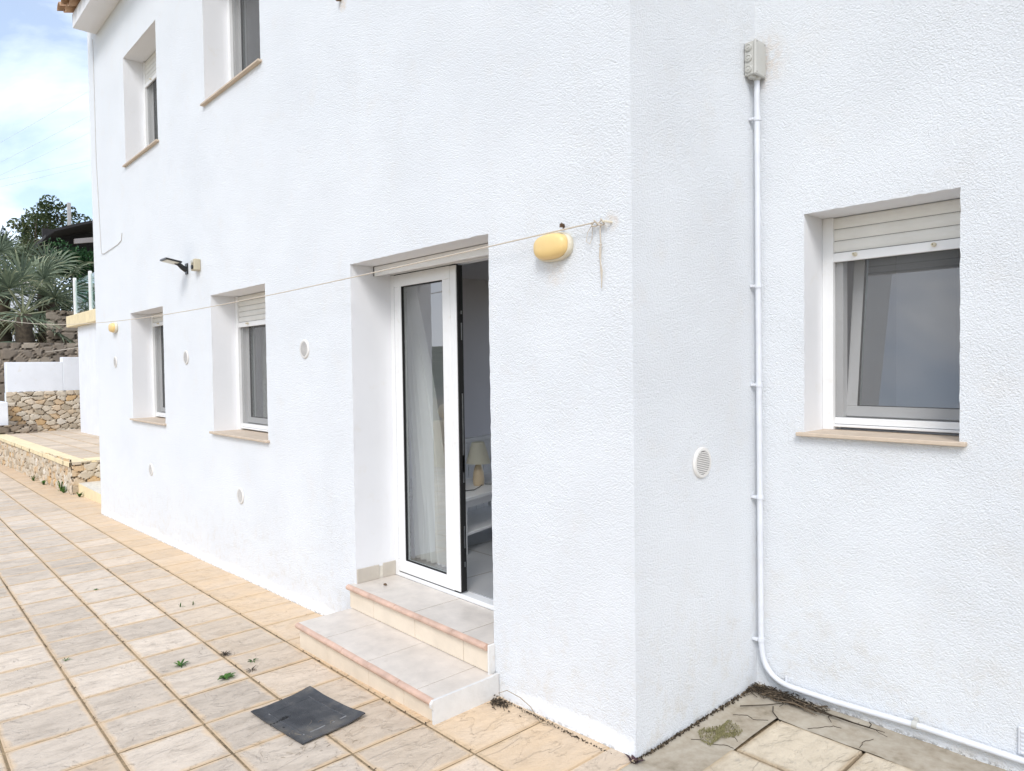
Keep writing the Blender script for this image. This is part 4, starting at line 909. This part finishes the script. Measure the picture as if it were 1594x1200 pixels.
# ------------------------------------------------------------------ vegetation
def palm(loc, zc, nf, rad, label, seed, lean=0):
    rnd = random.Random(seed); base = Vector(loc); top = Vector((loc[0], loc[1], zc))
    t_ = thing('palm_tree', label, 'palm tree', loc, 'fan palms behind the white parapet')
    b = MB(); k = 12; b.tube([base.lerp(top, i / k) + Vector((rnd.uniform(-.02, .02), rnd.uniform(-.02, .02), 0)) for i in range(k + 1)], [0.26 if i % 2 else 0.21 for i in range(k + 1)], 12); b.build('trunk', 'bark', t_)
    b = MB(); b.raw = True
    for f in range(nf):
        az = f * 2.39996 + rnd.uniform(-.3, .3); el = R(80 - 135 * ((f + 0.5) / nf) ** 0.9 + rnd.uniform(-8, 8)); pl = rnd.uniform(0.85, 1.1) * rad * 0.50
        d = Vector((math.cos(az) * math.cos(el), math.sin(az) * math.cos(el), math.sin(el))); side = d.cross(Vector((0, 0, 1))).normalized(); up_ = side.cross(d)
        side = (side + up_ * rnd.uniform(-.5, .5)).normalized(); up_ = side.cross(d)
        pl *= 1.15; hub = top + d * pl + Vector((0, 0, -0.06 * pl)); b.tube([top, top + d * pl * 0.5 + Vector((0, 0, 0.03)), hub], [0.028, 0.020, 0.016], 5, t=0.62)
        n = 26; fr = rad * rnd.uniform(0.42, 0.52); old = (f / nf); sp = R(rnd.uniform(95, 118))
        for i in range(n):
            a_ = -sp + 2 * sp * i / (n - 1) + rnd.uniform(-.02, .02); dr = d * math.cos(a_) + side * math.sin(a_)
            nrm = up_ * (0.22 if i % 2 else 0.10); L_ = fr * (0.80 + 0.20 * math.cos(a_ * 0.7)) * rnd.uniform(0.93, 1.04)
            wv = (d * -math.sin(a_) + side * math.cos(a_)) * (0.0105 * rad)
            sg_ = 4; prev = None; tb_ = 0.10 + 0.35 * rnd.random() + (0.35 if old > 0.88 else 0)
            for s_ in range(sg_ + 1):
                u_ = s_ / sg_; droop = Vector((0, 0, -0.22 * L_ * u_ ** 3)); c = hub + dr * L_ * u_ + nrm * L_ * u_ * (1 - u_ * 0.6) + droop
                wd = wv * (0.35 + 1.9 * u_ if u_ < 0.5 else 2.6 * (1 - u_) + 0.04)
                cur = (c - wd, c + wd + up_ * 0.012 * (1 if i % 2 else -1))
                if prev: b.add([prev[0], prev[1], cur[1], cur[0]], [(0, 1, 2, 3)], 0, min(1, tb_ + 0.9 * max(0, u_ - 0.70)))
                prev = cur
    b.build('crown', 'leafpalm', t_); return t_
palm((-24.0, 1.45, 0.4), 3.35, 21, 2.2, 'large fan palm in the middle of the garden bed', 5)
palm((-25.4, 2.25, 0.4), 4.15, 16, 1.9, 'fan palm with fronds reaching toward the railing', 9)
palm((-25.6, 1.1, 0.4), 4.35, 18, 2.0, 'taller fan palm at the left edge of the picture', 13)
def leafcloud(b, cen, rad, n, size, rnd, tl=0.0, th=1.0, flat=0.0):
    for _ in range(n):
        while True:
            p = Vector((rnd.uniform(-1, 1), rnd.uniform(-1, 1), rnd.uniform(-1, 1)))
            if p.length < 1: break
        p = p.normalized() * (p.length ** 0.5); c = Vector(cen) + Vector((p.x * rad[0], p.y * rad[1], p.z * rad[2]))
        u = Vector((rnd.gauss(0, 1), rnd.gauss(0, 1), rnd.gauss(0, 1))).normalized(); v_ = u.orthogonal().normalized(); s_ = size * rnd.uniform(0.6, 1.3)
        b.add([c - u * s_, c - v_ * s_ * 0.45, c + u * s_, c + v_ * s_ * 0.45], [(0, 1, 2, 3)], 0, rnd.uniform(tl, th) * (0.55 + 0.45 * rnd.random()))
def tree(name, loc, zc, R_, nb, label, seed, cat='tree', dens=90, size=0.09, mat='leaftree', squash=0.6):
    rnd = random.Random(seed); t_ = thing(name, label, cat, loc); base = Vector(loc); cen = Vector((loc[0], loc[1], zc))
    b = MB(); tips = []
    b.tube([base, base.lerp(cen, 0.4) + Vector((0.15, 0.1, 0)), cen - Vector((0, 0, R_ * 0.35))], [0.22, 0.17, 0.12], 8)
    for k in range(nb):
        a_ = rnd.uniform(0, 6.283); e_ = rnd.uniform(-0.15, 1.3); rr = R_ * rnd.uniform(0.55, 1.0)
        tip = cen + Vector((math.cos(a_) * math.cos(e_) * rr, math.sin(a_) * math.cos(e_) * rr, math.sin(e_) * rr * squash * 1.25 - 0.1 * R_))
        s0 = cen - Vector((0, 0, R_ * 0.4)); mid = s0.lerp(tip, 0.5) + Vector((0, 0, -0.05 * R_)) + Vector((rnd.uniform(-.2, .2), rnd.uniform(-.2, .2), 0))
        b.tube([s0, mid, tip], [0.06, 0.035, 0.01], 5); tips += [tip, mid.lerp(tip, 0.5)]
        for q_ in range(3): t2 = tip + Vector((rnd.uniform(-.5, .5), rnd.uniform(-.5, .5), rnd.uniform(-.2, .4))) * R_ * 0.35; b.tube([mid.lerp(tip, 0.6), t2], [0.015, 0.004], 4); tips.append(t2)
    b.build('trunk', 'bark', t_)
    b = MB(); b.raw = True
    for tp in tips:
        br = rnd.random(); r_ = R_ * rnd.uniform(0.12, 0.26); leafcloud(b, tp, (r_, r_, r_ * 0.7), int(dens * rnd.uniform(0.4, 1.2)), size, rnd, 0.0 + 0.4 * br, 0.5 + 0.5 * br)
    b.build('crown', mat, t_); return t_
tree('pine_tree', (-34, 4.75, 1.0), 6.95, 2.45, 22, 'bushy green tree rising above the dark roof', 3, dens=95, size=0.085)
tree('olive_tree', (-33, 3.35, 1.0), 6.75, 1.3, 13, 'thin airy tree with sparse twigs left of the bushy tree', 8, dens=24, size=0.05, squash=0.9)
def cypress(loc, h, r, label, seed):
    rnd = random.Random(seed); t_ = thing('cypress_tree', label, 'cypress tree', loc, 'dark conifers'); b = MB(); b.tube([loc, (loc[0], loc[1], loc[2] + h * 0.9)], [0.12, 0.03], 6); b.build('trunk', 'bark', t_)
    b = MB(); b.raw = True
    for k in range(60):
        u = rnd.random() ** 0.8; z = loc[2] + h * (0.08 + 0.92 * u); rr = r * (1 - u) ** 0.7 + 0.05; a_ = rnd.uniform(0, 6.28); leafcloud(b, (loc[0] + math.cos(a_) * rr * .6, loc[1] + math.sin(a_) * rr * .6, z), (rr * .5 + .08, rr * .5 + .08, 0.35), 60, 0.07, rnd)
    b.build('crown', 'leafcyp', t_)
cypress((-36, 3.35, 1.0), 7.1, 0.9, 'narrow dark conifer between the palm and the airy tree', 4)
cypress((-38, 2.75, 1.0), 7.0, 1.0, 'dark conifer just above the left palm', 6)
cypress((-37, 1.7, 1.0), 6.4, 1.0, 'dark conifer at the extreme left edge', 16)
hd_ = thing('hedge', 'dense dark ivy hedge below the dark roof', 'hedge', (-27, 3.6, 1.5)); rnd = random.Random(2)
b = MB(); b.raw = True
for k in range(120): leafcloud(b, (-27 + rnd.uniform(-.5, .5), rnd.uniform(2.2, 6.0), rnd.uniform(2.5, 5.85)), (0.35, 0.4, 0.35), 110, 0.065, rnd)
b.build('foliage', 'leafivy', hd_)
b = MB(); b.tube([(-27, 3.6, 0.5), (-27, 3.6, 3.0)], 0.12, 8); b.build('stem', 'bark', hd_)
# neighbour house, pergola roof, post
nh = thing('neighbour_house', 'white neighbour house mostly hidden behind the fan palms', 'house', (-31, 1.5, 1.0))
b = MB(); b.box(-36, -31, -4.0, 3.4, 0.0, 5.0); b.build('wall', 'white', nh); b = MB(); b.box(-36.2, -30.8, -4.2, 3.5, 5.0, 5.15); b.build('roof', 'stain', nh)
pg = thing('pergola', 'dark flat lean-to roof with a grey beam above the hedge', 'pergola', (-29, 5, 1.0))
b = MB(); ys = [3.0, 3.3, 4.2, 5.2, 7.5]; zt = [6.72, 6.98, 7.33, 7.66, 7.9]
for k in range(4):
    b.add([(-29.5, ys[k], zt[k] - 0.1), (-29.5, ys[k + 1], zt[k + 1] - 0.1), (-32.5, ys[k + 1], zt[k + 1] - 0.3), (-32.5, ys[k], zt[k] - 0.3), (-29.5, ys[k], zt[k]), (-29.5, ys[k + 1], zt[k + 1]), (-32.5, ys[k + 1], zt[k + 1] - 0.1), (-32.5, ys[k], zt[k] - 0.1)], [(0, 3, 2, 1), (4, 5, 6, 7), (0, 1, 5, 4), (1, 2, 6, 5), (2, 3, 7, 6), (3, 0, 4, 7)])
b.box(-31.5, -31.3, 3.2, 7.5, 5.4, 7.25); b.build('roof', 'darkroof', pg)
b = MB(); b.add([(-29.6, 3.95, 6.50), (-29.6, 7.3, 7.15), (-29.75, 7.3, 7.15), (-29.75, 3.95, 6.50), (-29.6, 3.95, 6.68), (-29.6, 7.3, 7.38), (-29.75, 7.3, 7.38), (-29.75, 3.95, 6.68)], [(0, 3, 2, 1), (4, 5, 6, 7), (0, 1, 5, 4), (1, 2, 6, 5), (2, 3, 7, 6), (3, 0, 4, 7)]); b.build('beam', 'greybeam', pg)
b = MB(); b.box(-30.2, -30.05, 5.6, 5.75, 1.0, 7.0); b.build('post', 'greybeam', pg)
b = MB(); b.cbox(-30.6, -30.48, 3.92, 4.04, 7.15, 8.22, 0.01); tag(b.build('concrete_post', 'concrete'), 'pale concrete post sticking up above the dark roof', 'post')
# power lines
for wi, (ya, za, yb, zb_) in enumerate(((5.55, 18.08, 11.3, 23.2), (5.52, 16.7, 11.25, 21.3), (5.50, 15.8, 11.2, 20.0), (5.48, 15.5, 11.3, 17.95), (5.47, 14.97, 11.3, 17.6))):
    # far behind the trees, strung between poles out of view
    b = MB(); p0 = Vector((-60, ya, za)); p1 = Vector((-60, yb, zb_)); d = p1 - p0
    b.tube([p0 + d * t - Vector((0, 0, 0.25 * (1 - ((t - 0.5) / 1.5) ** 2))) for t in [k / 8 - 1 for k in range(25)]], 0.009, 5)
    tag(b.build('power_line', 'wire'), ('topmost thin power line in the sky, touching the cloud', 'second power line from the top in the sky', 'third power line from the top, middle of the five', 'fourth power line, upper one of the close low pair', 'lowest power line, under the other of the low pair')[wi], 'power line', 'power lines in the sky')
# ------------------------------------------------------------------ garden side behind the viewer (seen in the glass)
bs_ = thing('balustrade', 'cream garden balustrade reflected in the door glass', 'balustrade', (-9, -5.2, -0.3))
b = MB(); 
for k in range(26): x = -17 + k * 0.62; 
b.cbox(-18, 5, -5.3, -5.05, 0.42, 0.54, 0.01); b.cbox(-18, 5, -5.3, -5.05, -0.45, -0.2, 0.01); b.build('rails', 'yellow', bs_)
b = MB()
for k in range(90):
    x = -17.9 + k * 0.25; zz = -0.2; b.lathe((x, -5.18, zz), [(0.05, 0.0), (0.05, 0.04), (0.03, 0.08), (0.06, 0.22), (0.03, 0.42), (0.045, 0.56), (0.05, 0.62)], 8)
b.build('balusters', 'yellow', bs_)
for x in (-13.5, -11.2, -8.9, -6.6, -4.3, -2.0, 0.3, 2.6):
    b = MB(); b.cbox(x - 0.15, x + 0.15, -5.33, -5.03, -0.5, 0.60, 0.01); b.lathe((x, -5.18, 0.60), [(0.06, 0.0), (0.04, 0.04), (0.09, 0.08), (0.125, 0.16), (0.12, 0.22), (0.08, 0.29), (0.02, 0.32)], 14); b.build('pier', 'yellow', bs_)
nx, ny = 90, 14; vs = []; rnd = random.Random(5)
for j in range(ny + 1):
    for i in range(nx + 1):
        a_ = R(150 + 240 * i / nx); d = 55 + j * 12; rise = min(1, j / 9)
        h = -1.7 + rise * (9 + 7 * mnoise.noise(Vector((math.cos(a_) * 2.2, math.sin(a_) * 2.2, 0))) + 1.2 * mnoise.noise(Vector((i * 0.7, j * 0.9, 2))))
        vs.append((math.cos(a_) * d, math.sin(a_) * d, h))
me = bpy.data.meshes.new('hills'); me.from_pydata(vs, [], [(j * (nx + 1) + i, j * (nx + 1) + i + 1, (j + 1) * (nx + 1) + i + 1, (j + 1) * (nx + 1) + i) for j in range(ny) for i in range(nx)])
me.materials.append(mortar('scrub_hill', [(0.35, (0.05, 0.065, 0.035)), (0.5, (0.10, 0.11, 0.06)), (0.66, (0.26, 0.24, 0.19))], 0.12, 0.6, 0.6)); me.polygons.foreach_set('use_smooth', [True] * len(me.polygons))
o = bpy.data.objects.new('hills', me); COL.objects.link(o); struct(o, 'scrub covered hills on the garden side')
for k, (x, y, h) in enumerate(((-20, -16, 2.6), (-27, -22, 3.4), (-14, -13, 2.0), (-36, -30, 3.8))):
    tree('garden_tree', (x, y, -1.0), h - 0.7, 2.2, 14, ('round garden tree beyond the balustrade', 'tall garden tree beyond the balustrade', 'small garden tree nearest the balustrade', 'farthest garden tree toward the hills')[k], 30 + k, dens=50, size=0.16)

# ------------------------------------------------------------------ weeds, litter
def leafstrip(b, p0, d, L_, w_, t=0.5, arch=0.5, seg=5):
    d = Vector(d).normalized(); side = d.cross(Vector((0, 0, 1))); side = side.normalized() if side.length > 0.01 else Vector((1, 0, 0)); prev = None
    for s_ in range(seg + 1):
        u = s_ / seg; c = Vector(p0) + d * L_ * u + Vector((0, 0, arch * L_ * (u - u * u * 1.15))); wd = side * w_ * (math.sin(math.pi * min(0.98, u * 0.85 + 0.12)) ** 0.8) * 0.5
        cur = (c - wd, c + wd)
        if prev: b.add([prev[0], prev[1], cur[1], cur[0]], [(0, 1, 2, 3)], 0, t)
        prev = cur
def rosette(name, x, y, n, L_, w_, mat, label, cat='weed', seed=1, upk=0.35, group=None, z=None):
    rnd = random.Random(seed); z = gz(x, y) if z is None else z; b = MB(); b.raw = True
    for k in range(n):
        a_ = k * 2.4 + rnd.uniform(-.3, .3); leafstrip(b, (x + math.cos(a_) * 0.003, y + math.sin(a_) * 0.003, z), (math.cos(a_), math.sin(a_), rnd.uniform(0.1, upk * 2)), L_ * rnd.uniform(0.55, 1.1), w_ * rnd.uniform(0.7, 1.2), rnd.random(), 0.5)
    return tag(b.build(name, mat), label, cat, group)
rosette('weed', -2.07, -0.862, 12, 0.055, 0.020, 'weed', 'bright green leafy weed in a paving joint near the mat', seed=3)
rosette('weed', -2.445, -0.973, 10, 0.050, 0.012, 'weed', 'feathery green weed in the joint left of the leafy one', seed=4)
rosette('weed', -2.07, -0.72, 16, 0.040, 0.004, 'dead', 'withered dark tuft at a joint crossing near the bright weed', seed=5)
rosette('weed', -2.415, -0.735, 22, 0.040, 0.006, 'dead', 'black clump of dead weed at a joint crossing', seed=6)
rosette('weed', -2.20, -0.66, 7, 0.035, 0.010, 'weed', 'low green sprig right of the black clump', seed=7)
rosette('weed', -3.59, -0.613, 4, 0.055, 0.007, 'weed', 'upright little sprout, left of a pair', seed=8, upk=2.5)
rosette('weed', -3.566, -0.535, 4, 0.055, 0.007, 'weed', 'upright little sprout, right of a pair', seed=9, upk=2.5)
rosette('weed', -4.6, -0.93, 9, 0.03, 0.007, 'weed', 'tiny pale weed far back in the patio joint', seed=10)
rosette('weed', -3.05, -1.42, 8, 0.035, 0.006, 'weed', 'tiny weed at a joint in the left paving', seed=12)
rosette('corner_weed', 0.005, -0.022, 9, 0.050, 0.016, 'purple', 'small purple-leaved weed at the foot of the house corner', seed=12, upk=0.8, z=0.018)
for k, (x, y, L_) in enumerate(((-11.7, 0.10, 0.20), (-11.35, 0.08, 0.15), (-12.9, 0.06, 0.12), (-13.8, 0.04, 0.12), (-10.6, 0.15, 0.10))):
    rosette('grass_tuft', x, y, 14, L_, 0.018, 'weed', ('tall weed beside the yellow step', 'green tuft just right of the tall weed by the wall end', 'green tuft at the foot of the stone wall', 'farther green tuft at the foot of the stone wall', 'small tuft under the yellow step')[k], seed=20 + k, upk=1.5)
def litter(name, n, fn, mat, label, Lr=(0.01, 0.04), rr=0.0012, seed=1):
    rnd = random.Random(seed); b = MB()
    for _ in range(n):
        x, y, z = fn(rnd); a_ = rnd.uniform(0, 6.283); L_ = rnd.uniform(*Lr); k = rnd.uniform(0.5, 1.3)
        b.tube([(x, y, z), (x + math.cos(a_) * L_ * .5, y + math.sin(a_) * L_ * .5, z + rnd.uniform(0, .008)), (x + math.cos(a_ + .4) * L_, y + math.sin(a_ + .4) * L_, z + rnd.uniform(0, .004))], rr * k, 4, t=rnd.random())
    o = b.build(name, mat); o['kind'] = 'stuff'; o['label'] = label; return o
litter('dry_twigs', 260, lambda r: (0.02 + abs(r.gauss(0, 0.17)), 0.93 - abs(r.gauss(0, 0.022)), 0.028 + r.random() * 0.012), 'dead', 'dark twigs and soil heaped in the corner under the conduit', (0.01, 0.09), 0.0016, 3)
b = MB()
for k, (x0_, x1_) in enumerate(((0.03, 0.62), (0.05, 0.50), (0.08, 0.40), (0.0, 0.30), (0.12, 0.35))):
    b.tube([(x0_ + (x1_ - x0_) * t / 8, 0.925 - 0.012 * k + 0.012 * math.sin(t * 0.7 + k) - 0.02 * (t / 8), 0.036 + 0.006 * math.sin(t + k)) for t in range(9)], [0.003] * 8 + [0.001], 5, t=0.3 + 0.15 * k)
b.tube([(0.06, 0.70, 0.028), (0.14, 0.79, 0.03), (0.19, 0.86, 0.032), (0.12, 0.90, 0.034)], 0.0022, 5, t=0.3)
b.tube([(0.17, 0.80, 0.03), (0.20, 0.74, 0.035), (0.255, 0.70, 0.027)], 0.0022, 5, t=0.0)
o = b.build('fallen_stems', 'dead'); o['kind'] = 'stuff'; o['label'] = 'long dry stems lying along the foot of the wall'
litter('soil_crumbs', 420, lambda r: (0.004 + abs(r.gauss(0, 0.007)), r.uniform(-0.02, 0.93), 0.024 + r.random() * 0.004), 'dead', 'dark crumbs along the foot of the return wall', (0.003, 0.010), 0.0024, 4)
litter('soil_crumbs', 260, lambda r: (r.uniform(-0.83, -0.04), -0.034 - abs(r.gauss(0, 0.006)), 0.018 + r.random() * 0.004), 'dead', 'dark crumbs between the step and the corner', (0.003, 0.009), 0.0014, 5)
litter('soil_crumbs', 130, lambda r: (-0.80 + abs(r.gauss(0, 0.05)), -0.05 - abs(r.gauss(0, 0.02)), 0.012 + r.random() * 0.008), 'dead', 'dark debris in the nook beside the step', (0.005, 0.03), 0.002, 6)
litter('joint_debris', 150, lambda r: (lambda i, p: (p[0], p[1], gz(*p) - 0.001))(0, (lambda i, j, k: ((G(i, j)[0] * (1 - k) + G(i + 1, j)[0] * k), (G(i, j)[1] * (1 - k) + G(i + 1, j)[1] * k)))(r.randint(-8, 6), r.randint(0, 3), r.random())), 'dead', 'dark specks caught in the paving joints', (0.003, 0.012), 0.0018, 7)
litter('straw_bits', 60, lambda r: (-1.09 + r.gauss(0, 0.10), -0.80 + r.gauss(0, 0.12), gz(-1.1, -0.8) + 0.001), 'straw', 'dry straw bits scattered around the mat', (0.01, 0.05), 0.0007, 8)
litter('moss', 1700, lambda r: (lambda a_, q_: (0.118 + math.cos(a_) * q_ * 0.055 + 0.02 * math.sin(a_ * 3), 0.43 + math.sin(a_) * q_ * 0.125, 0.021 + 0.004 * r.random()))(r.uniform(0, 6.283), r.random() ** 0.9), 'moss', 'olive moss patch on the cement strip', (0.001, 0.004), 0.0012, 9)
b = MB(); pl = [(-0.775, -0.055, 0.055), (-0.72, -0.05, 0.085), (-0.63, -0.048, 0.080), (-0.56, -0.05, 0.062), (-0.50, -0.055, 0.02), (-0.47, -0.06, 0.022), (-0.40, -0.05, 0.040), (-0.35, -0.05, 0.032)]
b.tube([p for p in pl], [0.0012, 0.0018, 0.002, 0.002, 0.002, 0.002, 0.0018, 0.001], 5)
tag(b.build('dry_stalk', 'straw'), 'bent dry grass stalk leaning against the wall foot', 'stalk')
b = MB(); b.lathe((-2.02, 0.11, 0.268), [(0.004, -0.004), (0.011, 0.0), (0.009, 0.005), (0.003, 0.008)], 7, sx=1.3); b.raw = True
tag(b.build('dry_leaf', 'rust'), 'crumpled brown leaf on the upper step', 'leaf')
